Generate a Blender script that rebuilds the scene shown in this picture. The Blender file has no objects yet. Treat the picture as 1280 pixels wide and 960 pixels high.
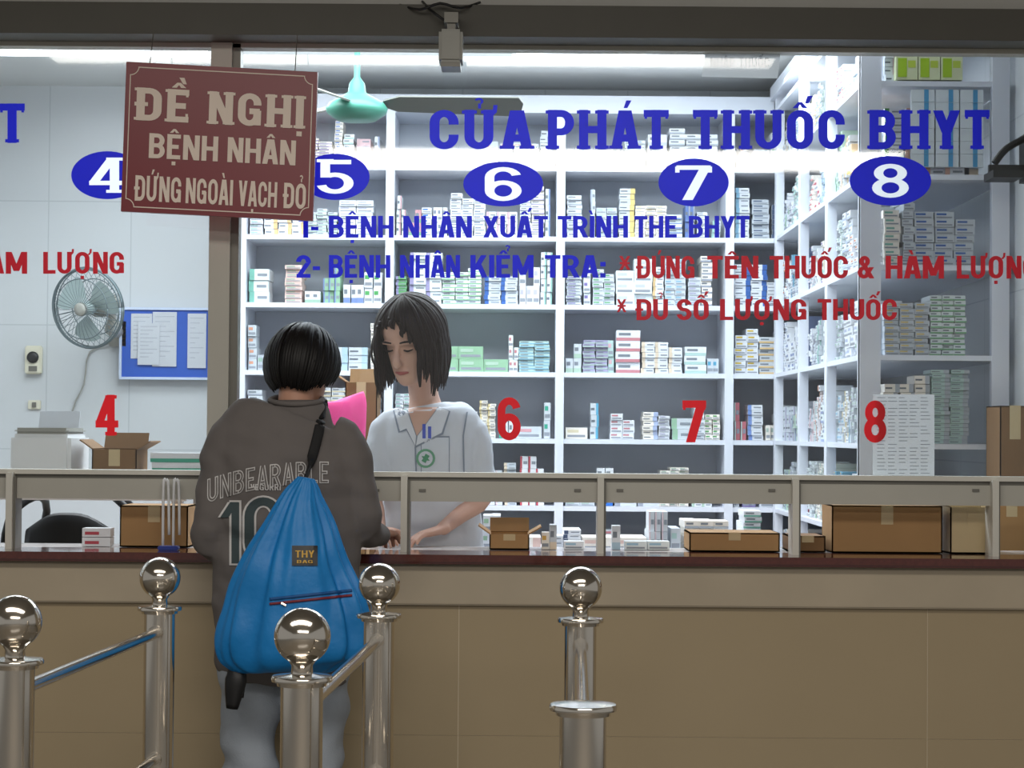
import bpy, bmesh, math, random
from mathutils import Vector, Matrix, noise
from mathutils.bvhtree import BVHTree
from mathutils.geometry import delaunay_2d_cdt
from math import sin, cos, pi, radians, atan
random.seed(7)
S = bpy.context.scene

# ------------------------------------------------------------ camera
F = 2600.0; CAMY = -6.2; CAMZ = 1.30
MC = Matrix.Translation((0, CAMY, CAMZ)) @ Matrix.Rotation(pi/2 + atan(60/F), 4, 'X') @ Matrix.Rotation(radians(0.45), 4, 'Z')
MC3 = MC.to_3x3()
cd = bpy.data.cameras.new("camera"); cam = bpy.data.objects.new("camera", cd)
S.collection.objects.link(cam); cam.matrix_world = MC
cd.sensor_width = 36; cd.lens = F/1280*36; cd.clip_end = 100
S.camera = cam
def ray(px, py):
    return (MC3 @ Vector(((px-640)/F, -(py-480)/F, -1))).normalized()
def P(px, py, Y):
    d = ray(px, py); return Vector((0, CAMY, CAMZ)) + d*((Y-CAMY)/d.y)
def PZ(px, py, z):
    d = ray(px, py); return Vector((0, CAMY, CAMZ)) + d*((z-CAMZ)/d.z)

# ------------------------------------------------------------ materials
def lin(h):
    h = h.lstrip('#'); o = []
    for i in (0, 2, 4):
        c = int(h[i:i+2], 16)/255
        o.append(c/12.92 if c <= .04045 else ((c+.055)/1.055)**2.4)
    return (*o, 1)
def mat(name, col, rough=.5, metal=0, var=.08, scale=8, bump=0, bscale=60, spec=.5, coat=0, trans=0):
    m = bpy.data.materials.new(name); m.use_nodes = True
    nt = m.node_tree; b = nt.nodes['Principled BSDF']; L = nt.links
    c = lin(col)
    b.inputs['Roughness'].default_value = rough; b.inputs['Metallic'].default_value = metal
    b.inputs['Specular IOR Level'].default_value = spec
    b.inputs['Coat Weight'].default_value = coat
    tc = nt.nodes.new('ShaderNodeTexCoord')
    n = nt.nodes.new('ShaderNodeTexNoise'); n.inputs['Scale'].default_value = scale; n.inputs['Detail'].default_value = 4
    L.new(tc.outputs['Object'], n.inputs['Vector'])
    r = nt.nodes.new('ShaderNodeMix'); r.data_type = 'RGBA'
    r.inputs['A'].default_value = (*[x*(1-var) for x in c[:3]], 1); r.inputs['B'].default_value = (*[min(1, x*(1+var)) for x in c[:3]], 1)
    L.new(n.outputs['Fac'], r.inputs['Factor']); L.new(r.outputs['Result'], b.inputs['Base Color'])
    if bump:
        n2 = nt.nodes.new('ShaderNodeTexNoise'); n2.inputs['Scale'].default_value = bscale; n2.inputs['Detail'].default_value = 3
        L.new(tc.outputs['Object'], n2.inputs['Vector'])
        bp = nt.nodes.new('ShaderNodeBump'); bp.inputs['Strength'].default_value = bump; bp.inputs['Distance'].default_value = .01
        L.new(n2.outputs['Fac'], bp.inputs['Height']); L.new(bp.outputs['Normal'], b.inputs['Normal'])
    if trans:
        t = nt.nodes.new('ShaderNodeBsdfTranslucent'); t.inputs['Color'].default_value = c
        mx = nt.nodes.new('ShaderNodeMixShader'); mx.inputs[0].default_value = trans
        L.new(b.outputs[0], mx.inputs[1]); L.new(t.outputs[0], mx.inputs[2])
        L.new(mx.outputs[0], nt.nodes['Material Output'].inputs[0])
    return m
def tile_mat(name, col, grout, w, h, rough=.25, mortar=.004, off=0.0):
    m = mat(name, col, rough); nt = m.node_tree; L = nt.links; b = nt.nodes['Principled BSDF']
    tc = nt.nodes.new('ShaderNodeTexCoord'); sp = nt.nodes.new('ShaderNodeSeparateXYZ'); cb = nt.nodes.new('ShaderNodeCombineXYZ')
    L.new(tc.outputs['Object'], sp.inputs[0])
    ad = nt.nodes.new('ShaderNodeMath'); ad.operation = 'ADD'
    L.new(sp.outputs[0], ad.inputs[0]); L.new(sp.outputs[1], ad.inputs[1])
    L.new(ad.outputs[0], cb.inputs[0]); L.new(sp.outputs[2], cb.inputs[1])
    br = nt.nodes.new('ShaderNodeTexBrick'); L.new(cb.outputs[0], br.inputs['Vector'])
    br.offset = off; br.inputs['Scale'].default_value = 1; br.inputs['Brick Width'].default_value = w; br.inputs['Row Height'].default_value = h
    br.inputs['Mortar Size'].default_value = mortar; br.inputs['Mortar Smooth'].default_value = .2
    c = lin(col); br.inputs['Color1'].default_value = c; br.inputs['Color2'].default_value = (*[x*.97 for x in c[:3]], 1)
    br.inputs['Mortar'].default_value = lin(grout)
    L.new(br.outputs['Color'], b.inputs['Base Color'])
    return m
def emis(name, col, st):
    m = bpy.data.materials.new(name); m.use_nodes = True; nt = m.node_tree
    b = nt.nodes['Principled BSDF']; b.inputs['Base Color'].default_value = lin(col)
    b.inputs['Emission Color'].default_value = lin(col); b.inputs['Emission Strength'].default_value = st
    return m
def attr_mat(name, rough=.4):
    m = bpy.data.materials.new(name); m.use_nodes = True; nt = m.node_tree
    a = nt.nodes.new('ShaderNodeAttribute'); a.attribute_name = 'Col'
    nt.links.new(a.outputs['Color'], nt.nodes['Principled BSDF'].inputs['Base Color'])
    nt.nodes['Principled BSDF'].inputs['Roughness'].default_value = rough
    return m
M_white = mat('white_paint', '#e6e8ea', .5, var=.03)
M_shelf = mat('shelf_enamel', '#e2e7f2', .35, var=.02)
M_shelfback = mat('shelf_back', '#d0d6e0', .6, var=.06)
M_tilewall = tile_mat('white_wall_tile', '#cdd1d4', '#b9bec2', .40, .60, mortar=.003)
M_ceil = mat('ceiling_paint', '#dadcdc', .7, var=.03)
M_extceil = mat('hall_ceiling_paint', '#a8a49c', .8)
M_header = mat('header_paint', '#57554e', .55, var=.1)
M_header2 = mat('header_upper_paint', '#c6c5bf', .6, var=.06)
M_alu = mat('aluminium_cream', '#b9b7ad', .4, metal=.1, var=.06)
M_alul = mat('aluminium_highlight', '#d8d6cc', .4, metal=.1, var=.06)  # paler copy of the frame aluminium, highlight painted on ledge and hatch posts
M_alud = mat('aluminium_dark_shaded', '#75736c', .4, metal=.3, var=.06)  # darker copy, shade painted on frame sides; also plain dark small fittings
M_frontwall = mat('front_tile_tan', '#aa997b', .3, var=.05, scale=3)
M_ledge = mat('ledge_stone', '#b3a690', .5, var=.18, scale=4)
M_grout = mat('grout_pale', '#d6cab2', .8)
M_granite = mat('granite_red', '#5a2821', .12, var=.35, scale=90, coat=.5)
M_desk = mat('desk_laminate', '#cfc9c6', .2, var=.04)
M_floor = tile_mat('floor_tile', '#8b8378', '#6b655c', .5, .5)
M_steel = mat('stainless_steel', '#dcd5ca', .13, metal=1, var=.03)
M_skin = mat('skin', '#c0917a', .5, var=.05)
M_skinw = mat('skin_light', '#e0b4a0', .5, var=.04)
M_hair = mat('black_hair', '#0c0a0a', .5, var=.3, scale=40, spec=.3)
M_hairw = mat('dark_brown_hair', '#261917', .55, var=.3, scale=40, spec=.25)
M_shirt = mat('charcoal_cotton', '#6d6866', .9, var=.1, scale=6, bump=.25, bscale=14, spec=.2)
M_jeans = mat('faded_denim', '#a2aab4', .9, var=.18, scale=12, bump=.2, bscale=200)
M_coat = mat('white_coat_cloth', '#dde3ee', .8, var=.03, bump=.2, bscale=16)
M_bag = mat('blue_nylon', '#0c7cc4', .5, var=.1, scale=5, bump=.35, bscale=22)
M_black = mat('black_plastic', '#121214', .45)
M_blackcloth = mat('black_webbing', '#141416', .8)
M_sign = mat('maroon_sign', '#84222d', .3, var=.05)
M_cream = mat('cream_letter', '#fbeadb', .5, var=.02)
M_blue = mat('blue_vinyl', '#141ec8', .35, var=.02, trans=.4)
M_red = mat('red_vinyl', '#e01c26', .35, var=.02, trans=.4)
M_redn = mat('crimson_vinyl', '#bc1c2a', .35, var=.02, trans=.4)
M_wh = mat('white_vinyl', '#f6f8fc', .4, var=.01, trans=.7)
M_card = mat('cardboard', '#a98458', .8, var=.12, scale=6)
M_card2 = mat('cardboard_dark', '#80603e', .8, var=.12, scale=6)
M_tape = mat('packing_tape', '#c8b48c', .3)
M_green = mat('seafoam_enamel', '#4f9784', .35)
M_blade = mat('fan_blade_grey', '#6a6d68', .5)
M_print = mat('print_grey', '#cfcdcc', .8)
M_printd = mat('print_teal_dark', '#3f4c4f', .85)
M_board = mat('notice_board_blue', '#2456b8', .6)
M_paper = mat('paper', '#e0e4ea', .7, var=.02, trans=.3)
M_ink = mat('ink_grey', '#a3a8b2', .7, trans=.3)
M_pink = mat('pink_plastic', '#ea4f94', .4)
M_lip = mat('lip', '#b5605c', .4)
M_grey = mat('grey_plastic', '#a3a39c', .45)
M_tealw = mat('fan_guard_grey', '#66757a', .4, metal=.2)
M_cream2 = mat('cream_plastic', '#dcd8c4', .4)
M_box = attr_mat('printed_carton')
M_tube = emis('fluorescent_tube_glow', '#f4f8ff', 9)

M_glass = bpy.data.materials.new('clear_glass'); M_glass.use_nodes = True
nt = M_glass.node_tree; nt.nodes.remove(nt.nodes['Principled BSDF'])
tr = nt.nodes.new('ShaderNodeBsdfTransparent'); tr.inputs[0].default_value = (.96, .98, .98, 1)
gl = nt.nodes.new('ShaderNodeBsdfGlossy'); gl.inputs['Roughness'].default_value = .03
mx = nt.nodes.new('ShaderNodeMixShader'); mx.inputs[0].default_value = .045
nt.links.new(tr.outputs[0], mx.inputs[1]); nt.links.new(gl.outputs[0], mx.inputs[2]); nt.links.new(mx.outputs[0], nt.nodes['Material Output'].inputs[0])

# ------------------------------------------------------------ mesh helpers
def empty(name, loc=(0, 0, 0)):
    o = bpy.data.objects.new(name, None); o.location = loc; o.empty_display_size = .1
    S.collection.objects.link(o); return o
def link(name, me, parent=None, smooth=False):
    o = bpy.data.objects.new(name, me); S.collection.objects.link(o)
    if parent:
        o.parent = parent; o.matrix_parent_inverse = Matrix.Translation(-parent.location)
    if smooth:
        me.polygons.foreach_set('use_smooth', [True]*len(me.polygons))
    return o
def fin(name, bm, mats, parent=None, smooth=False, recalc=True):
    if recalc: bmesh.ops.recalc_face_normals(bm, faces=bm.faces)
    me = bpy.data.meshes.new(name); bm.to_mesh(me); bm.free()
    if not isinstance(mats, (list, tuple)): mats = [mats]
    for m in mats: me.materials.append(m)
    return link(name, me, parent, smooth)
def box(bm, x0, x1, y0, y1, z0, z1, mi=0, T=None):
    vs = [bm.verts.new(Vector(c) if T is None else T @ Vector(c)) for c in
          ((x0, y0, z0), (x1, y0, z0), (x1, y1, z0), (x0, y1, z0), (x0, y0, z1), (x1, y0, z1), (x1, y1, z1), (x0, y1, z1))]
    for f in ((0, 3, 2, 1), (4, 5, 6, 7), (0, 1, 5, 4), (1, 2, 6, 5), (2, 3, 7, 6), (3, 0, 4, 7)):
        bm.faces.new([vs[i] for i in f]).material_index = mi
def boxo(name, x0, x1, y0, y1, z0, z1, m, parent=None, bev=0):
    bm = bmesh.new(); box(bm, x0, x1, y0, y1, z0, z1)
    if bev: bmesh.ops.bevel(bm, geom=bm.edges[:], offset=bev, segments=2, affect='EDGES')
    return fin(name, bm, m, parent)
def cr(a, b, c, d, t):
    return .5*((2*b)+(c-a)*t+(2*a-5*b+4*c-d)*t*t+(3*b-a-3*c+d)*t*t*t)
def loft(bm, pts, rad, hint=(0, 1, 0), n=16, sub=3, mi=0, mod=None):
    pts = [Vector(p) for p in pts]; rad = [r if isinstance(r, (tuple, list)) else (r, r) for r in rad]
    if sub > 1 and len(pts) > 2:
        q = []; rr = []; N = len(pts)
        for i in range(N-1):
            a, b, c, d = pts[max(i-1, 0)], pts[i], pts[i+1], pts[min(i+2, N-1)]
            ra, rb, rc, rd = rad[max(i-1, 0)], rad[i], rad[i+1], rad[min(i+2, N-1)]
            for k in range(sub):
                t = k/sub; q.append(cr(a, b, c, d, t)); rr.append(tuple(max(.0005, cr(ra[j], rb[j], rc[j], rd[j], t)) for j in (0, 1)))
        q.append(pts[-1]); rr.append(rad[-1]); pts, rad = q, rr
    h = Vector(hint); rings = []
    for i, p in enumerate(pts):
        t = (pts[min(i+1, len(pts)-1)] - pts[max(i-1, 0)]).normalized()
        s = t.cross(h)
        if s.length < 1e-4: s = t.cross(Vector((1, 0, 0)))
        s.normalize(); u = s.cross(t)
        ring = []
        for k in range(n):
            a = 2*pi*k/n; m = mod(a, i/(len(pts)-1)) if mod else 1
            ring.append(bm.verts.new(p + s*rad[i][0]*cos(a)*m + u*rad[i][1]*sin(a)*m))
        rings.append(ring)
    for i in range(len(rings)-1):
        for k in range(n):
            bm.faces.new((rings[i][k], rings[i][(k+1) % n], rings[i+1][(k+1) % n], rings[i+1][k])).material_index = mi
    bm.faces.new(rings[0][::-1]).material_index = mi; bm.faces.new(rings[-1]).material_index = mi
def revolve(bm, c, prof, n=32, mi=0, T=None):
    rings = []
    for r, z in prof:
        ring = []
        for k in range(n):
            a = 2*pi*k/n; v = Vector((r*cos(a), r*sin(a), z))
            v = (T @ v) if T is not None else v + Vector(c)
            ring.append(bm.verts.new(v))
        rings.append(ring)
    for i in range(len(rings)-1):
        for k in range(n):
            bm.faces.new((rings[i][k], rings[i][(k+1) % n], rings[i+1][(k+1) % n], rings[i+1][k])).material_index = mi
    bm.faces.new(rings[0][::-1]).material_index = mi; bm.faces.new(rings[-1]).material_index = mi
def remesh(name, bm, m, voxel, parent, smooth=4):
    bmesh.ops.recalc_face_normals(bm, faces=bm.faces)
    me = bpy.data.meshes.new(name+'_src'); bm.to_mesh(me); bm.free()
    o = bpy.data.objects.new(name+'_src', me); S.collection.objects.link(o)
    r = o.modifiers.new('r', 'REMESH'); r.mode = 'VOXEL'; r.voxel_size = voxel
    if smooth:
        s = o.modifiers.new('s', 'SMOOTH'); s.iterations = smooth; s.factor = .5
    dg = bpy.context.evaluated_depsgraph_get(); dg.update()
    me2 = bpy.data.meshes.new_from_object(o.evaluated_get(dg)); me2.name = name
    bpy.data.objects.remove(o); me2.materials.clear(); me2.materials.append(m)
    return link(name, me2, parent, True)
def displace(o, fn):
    me = o.data; n = len(me.vertices)
    co = [0.0]*(3*n); no = [0.0]*(3*n)
    me.vertices.foreach_get('co', co); me.vertices.foreach_get('normal', no)
    for i in range(n):
        c = Vector(co[3*i:3*i+3]); k = fn(c)
        co[3*i] += no[3*i]*k; co[3*i+1] += no[3*i+1]*k; co[3*i+2] += no[3*i+2]*k
    me.vertices.foreach_set('co', co); me.update()
def nz(x, y, z): return noise.noise(Vector((x, y, z)))
def bvh_of(o):
    me = o.data
    return BVHTree.FromPolygons([v.co.copy() for v in me.vertices], [tuple(p.vertices) for p in me.polygons])

# ---- own heavy condensed display alphabet (centre-line glyphs)
def V(x, a, b): return ('V', x, a, b)
def Hh(a, b, y): return ('H', a, b, y)
def D(x0, y0, x1, y1): return ('D', x0, y0, x1, y1)
def A(cx, cy, rx, ry, a, b): return ('A', cx, cy, rx, ry, a, b)
G = {
 'A': (.66, [D(.09, 0, .29, 1), D(.57, 0, .37, 1), Hh(.16, .5, .28)]),
 'B': (.66, [V(.1, 0, 1), Hh(.1, .34, .92), Hh(.1, .36, .52), Hh(.1, .34, .08), A(.34, .72, .20, .20, -90, 90), A(.34, .30, .22, .22, -90, 90)]),
 'C': (.66, [A(.33, .69, .23, .23, 0, 180), A(.33, .31, .23, .23, 180, 360), V(.1, .3, .7), V(.56, .63, .70), V(.56, .30, .37)]),
 'D': (.66, [V(.1, 0, 1), Hh(.1, .34, .92), Hh(.1, .34, .08), A(.33, .69, .23, .23, 0, 90), A(.33, .31, .23, .23, -90, 0), V(.56, .3, .7)]),
 'E': (.58, [V(.1, 0, 1), Hh(.1, .56, .92), Hh(.1, .48, .5), Hh(.1, .56, .08)]),
 'G': (.68, [A(.33, .69, .23, .23, 0, 180), A(.33, .31, .23, .23, 180, 360), V(.1, .3, .7), V(.56, .64, .70), V(.56, .02, .48), Hh(.34, .62, .45)]),
 'H': (.68, [V(.1, 0, 1), V(.58, 0, 1), Hh(.1, .58, .5)]),
 'I': (.2, [V(.1, 0, 1)]),
 'K': (.68, [V(.1, 0, 1), D(.18, .34, .55, 1), D(.32, .62, .59, 0)]),
 'L': (.56, [V(.1, 0, 1), Hh(.1, .56, .08)]),
 'M': (.86, [V(.1, 0, 1), V(.76, 0, 1), D(.12, 1, .43, .12), D(.74, 1, .43, .12)]),
 'N': (.68, [V(.1, 0, 1), V(.58, 0, 1), D(.12, 1, .56, 0)]),
 'O': (.66, [A(.33, .69, .23, .23, 0, 180), A(.33, .31, .23, .23, 180, 360), V(.1, .3, .7), V(.56, .3, .7)]),
 'P': (.64, [V(.1, 0, 1), Hh(.1, .34, .92), Hh(.1, .34, .44), A(.33, .68, .22, .24, -90, 90)]),
 'R': (.68, [V(.1, 0, 1), Hh(.1, .34, .92), Hh(.1, .34, .46), A(.33, .69, .22, .23, -90, 90), D(.34, .48, .58, 0)]),
 'S': (.64, [A(.32, .71, .22, .21, 5, 270), A(.32, .29, .22, .21, -175, 90)]),
 'T': (.62, [Hh(0, .62, .92), V(.31, 0, 1)]),
 'U': (.66, [V(.1, .3, 1), V(.56, .3, 1), A(.33, .31, .23, .23, 180, 360)]),
 'V': (.64, [D(.1, 1, .32, 0), D(.54, 1, .32, 0)]),
 'X': (.66, [D(.1, 0, .56, 1), D(.1, 1, .56, 0)]),
 'Y': (.64, [D(.09, 1, .32, .42), D(.55, 1, .32, .42), V(.32, 0, .5)]),
 '0': (.66, [A(.33, .69, .23, .23, 0, 180), A(.33, .31, .23, .23, 180, 360), V(.1, .3, .7), V(.56, .3, .7)]),
 '1': (.42, [V(.28, 0, 1), D(.08, .74, .26, .98)]),
 '2': (.64, [A(.32, .70, .22, .22, -10, 180), D(.12, .08, .52, .66), Hh(.02, .62, .08)]),
 '4': (.66, [V(.45, 0, 1), Hh(0, .66, .28), D(.1, .30, .42, 1)]),
 '5': (.64, [Hh(.12, .60, .92), V(.15, .48, 1), A(.31, .32, .23, .24, -165, 120)]),
 '6': (.66, [A(.33, .31, .23, .23, 0, 360), V(.1, .3, .7), A(.33, .69, .23, .23, 15, 180)]),
 '7': (.64, [Hh(.02, .62, .92), D(.22, 0, .52, .95)]),
 '8': (.66, [A(.33, .72, .20, .20, 0, 360), A(.33, .30, .23, .22, 0, 360)]),
 '&': (.74, [A(.30, .76, .14, .16, 0, 360), A(.27, .27, .19, .19, 40, 330), D(.24, .66, .64, 0), D(.42, .2, .62, .5)]),
 '*': (.5, [Hh(.0, .5, .68), D(.08, .38, .42, 1.0), D(.42, .38, .08, 1.0)]),
 ':': (.2, [V(.1, 0.001, .2), V(.1, .5, .7)]),
 '-': (.3, [Hh(0, .3, .42)]), ' ': (.25, []),
}
DEC = {'Đ': ('D', 'bar'), 'Ề': ('E', '^`'), 'Ệ': ('E', '^.'), 'Ị': ('I', '.'), 'Ê': ('E', '^'), 'Â': ('A', '^'), 'Ấ': ('A', "^'"), 'Á': ('A', "'"), 'À': ('A', '`'),
       'Ạ': ('A', '.'), 'Ử': ('U', 'h?'), 'Ứ': ('U', "h'"), 'Ư': ('U', 'h'), 'Ơ': ('O', 'h'), 'Ợ': ('O', 'h.'), 'Ố': ('O', "^'"), 'Ỏ': ('O', '?'), 'Ì': ('I', '`'),
       'Ể': ('E', '^?'), 'Ú': ('U', "'"), 'Ủ': ('U', '?')}
def ccw(p):
    a = sum(p[i][0]*p[(i+1) % len(p)][1]-p[(i+1) % len(p)][0]*p[i][1] for i in range(len(p)))
    return p if a > 0 else p[::-1]
def union(polys, keep=None):
    vs = []; fs = []
    for p in polys:
        p = ccw(p); i = len(vs); vs += [Vector(q) for q in p]; fs.append(list(range(i, i+len(p))))
    ov, oe, of, a1, a2, orig = delaunay_2d_cdt(vs, [], fs, 0, 1e-5)
    keep = keep or (lambda o: len(o) > 0)
    return ov, [tuple(f) for f, o in zip(of, orig) if keep(o)], [(tuple(f), o) for f, o in zip(of, orig)]
def glyph(ch, k, serif):
    deco = ''; bar = False
    if ch in DEC:
        b, deco = DEC[ch]
        if deco == 'bar': bar = True; deco = ''
    else: b = ch
    w, prim = G[b]
    if b == '*': k = k*.55
    tx, ty = .20*k, .155*k; sx_, sy_ = .2*(1-k)/2, .155*(1-k)/2
    out = []
    def rect(x0, y0, x1, y1): out.append([(x0, y0), (x1, y0), (x1, y1), (x0, y1)])
    for p in prim:
        if p[0] == 'V':
            e0 = sy_ if p[2] == 0 else 0; e1 = sy_ if p[3] == 1 else 0
            rect(p[1]-tx/2, p[2]+e0, p[1]+tx/2, p[3]-e1)
            if serif:
                if p[2] == 0: rect(p[1]-tx/2-.06, 0, p[1]+tx/2+.06, .085)
                if p[3] == 1 and b not in 'T1': rect(p[1]-tx/2-.06, .915, p[1]+tx/2+.06, 1)
        elif p[0] == 'H':
            rect(p[1]+sx_, p[3]-ty/2, p[2]-sx_, p[3]+ty/2)
            if serif and b in 'TEL7' and p[3] > .8: rect(p[2]-.07, .78, p[2], .95)
            if serif and b in 'T7' and p[3] > .8: rect(p[1], .78, p[1]+.07, .95)
            if serif and b in 'EL2' and p[3] < .2: rect(p[2]-.07, .05, p[2], .26)
        elif p[0] == 'D':
            _, x0, y0, x1, y1 = p; h = tx*.54
            out.append([(x0-h, y0), (x0+h, y0), (x1+h, y1), (x1-h, y1)])
            if serif and b in 'AKRX':
                for x, y in ((x0, y0), (x1, y1)):
                    if y == 0: rect(x-h-.05, 0, x+h+.05, .085)
                    if y == 1 and b in 'KX': rect(x-h-.05, .915, x+h+.05, 1)
        else:
            _, cx, cy, rx, ry, a0, a1 = p; N = max(5, int(abs(a1-a0)/15))
            for i in range(N):
                t0, t1 = radians(a0+(a1-a0)*i/N), radians(a0+(a1-a0)*(i+1)/N)
                out.append([(cx+(rx+tx/2)*cos(t0), cy+(ry+ty/2)*sin(t0)), (cx+(rx+tx/2)*cos(t1), cy+(ry+ty/2)*sin(t1)),
                            (cx+(rx-tx/2)*cos(t1), cy+(ry-ty/2)*sin(t1)), (cx+(rx-tx/2)*cos(t0), cy+(ry-ty/2)*sin(t0))])
    if bar: rect(-.07, .44, .30, .56)
    m = w/2
    if '^' in deco:
        out.append([(m-.20, 1.06), (m-.06, 1.06), (m+.05, 1.22), (m-.05, 1.22)]); out.append([(m+.20, 1.06), (m+.06, 1.06), (m-.05, 1.22), (m+.05, 1.22)])
    dx = .17 if '^' in deco else 0; dy = .12 if '^' in deco else 0
    if "'" in deco: out.append([(m-.04+dx, 1.06+dy), (m+.06+dx, 1.06+dy), (m+.17+dx, 1.26+dy), (m+.03+dx, 1.26+dy)])
    if '`' in deco: out.append([(m+.04+dx, 1.06+dy), (m-.06+dx, 1.06+dy), (m-.17+dx, 1.26+dy), (m-.03+dx, 1.26+dy)])
    if '?' in deco:
        for i in range(8):
            t0, t1 = radians(160-220*i/8), radians(160-220*(i+1)/8); cx, cy = m+dx, 1.24+dy
            out.append([(cx+.11*cos(t0), cy+.09*sin(t0)), (cx+.11*cos(t1), cy+.09*sin(t1)), (cx+.05*cos(t1), cy+.035*sin(t1)), (cx+.05*cos(t0), cy+.035*sin(t0))])
        rect(m+dx-.02, 1.05+dy, m+dx+.05, 1.18+dy)
    if 'h' in deco:
        out.append([(w-.10, .86), (w+.02, .86), (w+.10, .98), (w+.02, 1.0)]); out.append([(w+.0, .94), (w+.10, .94), (w+.12, 1.14), (w+.02, 1.14)])
        w += .08
    if '.' in deco: rect(m-.08, -.25, m+.08, -.10)
    return w, out
_gc = {}; _tc = {}
def glyph_u(ch, k, serif):
    key = (ch, k, serif)
    if key not in _gc:
        w, polys = glyph(ch, k, serif)
        _gc[key] = (w, *(union(polys)[:2] if polys else ([], [])))
    return _gc[key]
def text_me(s, k=1.0, serif=False, gap=.10):
    key = (s, k, serif, gap)
    if key in _tc: return _tc[key]
    x = 0; vs = []; fs = []
    for ch in s:
        w, gv, gf = glyph_u(ch, k, serif)
        i = len(vs); vs += [Vector((x+a.x, a.y, 0)) for a in gv]; fs += [tuple(i+j for j in f) for f in gf]
        x += w+gap+(.08 if serif else 0)
    _tc[key] = (vs, fs); return _tc[key]
def add_text(bm, s, A_, B_, U, k=1.0, mi=0, serif=False):
    v, f = text_me(s, k, serif)
    x0 = min(a.x for a in v); x1 = max(a.x for a in v)
    vs = [bm.verts.new(A_ + (B_-A_)*((a.x-x0)/(x1-x0)) + U*a.y) for a in v]
    for q in f:
        bm.faces.new([vs[i] for i in q]).material_index = mi
def gtext(bm, s, x0, x1, yt, yb, Y, k=1.0, serif=False):
    A_ = P(x0, yb, Y); B_ = P(x1, yb, Y); U = P((x0+x1)/2, yt, Y)-P((x0+x1)/2, yb, Y)
    add_text(bm, s, A_, B_, U, k, 0, serif)

class MB:
    def __init__(s): s.v = []; s.f = []; s.c = []
    def quad(s, pts, col):
        i = len(s.v); s.v += pts; s.f.append((i, i+1, i+2, i+3)); s.c.append(col)
    def box(s, o, u, v, w, d, h, col, band=None, bands=None):
        z = Vector((0, 0, 1)); i = len(s.v)
        for a, b, c in ((0, 0, 0), (1, 0, 0), (1, 1, 0), (0, 1, 0), (0, 0, 1), (1, 0, 1), (1, 1, 1), (0, 1, 1)):
            s.v.append(o + u*(a*w) + v*(b*d) + z*(c*h))
        for q in ((0, 3, 2, 1), (4, 5, 6, 7), (0, 1, 5, 4), (1, 2, 6, 5), (2, 3, 7, 6), (3, 0, 4, 7)):
            s.f.append(tuple(i+k for k in q)); s.c.append(col)
        if bands:
            for (a0, a1, c0, c1, bc) in bands:
                e = -v*.0012
                s.quad([o+u*(w*a0)+z*(h*c0)+e, o+u*(w*a1)+z*(h*c0)+e, o+u*(w*a1)+z*(h*c1)+e, o+u*(w*a0)+z*(h*c1)+e], bc)
    def build(s, name, m, parent=None):
        me = bpy.data.meshes.new(name); me.from_pydata([tuple(a) for a in s.v], [], s.f)
        ca = me.color_attributes.new('Col', 'FLOAT_COLOR', 'CORNER')
        flat = []
        for p, c in zip(s.f, s.c): flat += list(c)*len(p)
        ca.data.foreach_set('color', flat)
        me.materials.append(m); return link(name, me, parent)

# ------------------------------------------------------------ room shell
XL, XR = -3.2, 1.74
ZC = 2.96
boxo('floor', -6, 5, -12, 0, -.1, 0, M_floor)
boxo('floor_pharmacy', XL, XR, 0.0, 3.9, -.1, .10, M_floor)
boxo('wall_back', XL-.1, XR+.1, 3.85, 3.95, -.1, ZC+.1, M_tilewall)
boxo('wall_right', XR, XR+.1, 0.05, 3.85, -.1, ZC+.1, M_tilewall)
boxo('wall_left', XL-.1, XL, 0.05, 3.85, -.1, ZC+.1, M_tilewall)
boxo('ceiling_pharmacy', XL, XR, .05, 3.85, ZC, ZC+.08, M_ceil)
boxo('ceiling', -6, 5, -12, -.1, 3.2, 3.3, M_extceil)
GB = 1.165; GT = 2.45
boxo('wall_front_header_upper', -6, 5, -.1, .05, 2.541, 3.3, M_header2)
boxo('trim_header', -6, 5, -.16, .05, 2.452, 2.545, M_header)
boxo('wall_front_left', -6, XL+.1, -.1, .05, 0, 2.452, M_ledge)
boxo('wall_front_right', XR+.02, 5, -.1, .05, 0, 2.452, M_ledge)
bm = bmesh.new(); box(bm, XL+.1, XR+.02, -.14, .0, 0, .915)
fin('wall_front_counter', bm, M_grout)
bm = bmesh.new()
xs = [P(573-587*k, 850, -.15).x for k in (3, 2, 1, 0)] + [P(1160, 850, -.15).x, XR+.02]
xs[0] = XL+.1
for a, b in zip(xs[:-1], xs[1:]):
    for z0, z1 in ((0.0, .12), (.122, .418), (.4192, .795),):
        box(bm, a+.0012, b-.0012, -.142, -.138, z0, z1)
fin('trim_counter_tiles', bm, M_frontwall)
boxo('trim_counter_ledge', XL+.1, XR+.02, -.165, -.138, .797, .915, M_ledge, bev=.004)
ct = empty('service_counter')
boxo('granite_top', XL+.1, XR+.02, -.205, .04, .918, .945, M_granite, ct, bev=.006)
boxo('inner_desk', XL+.1, XR-.01, .04, .27, .90, .944, M_desk, ct, bev=.004)

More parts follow.
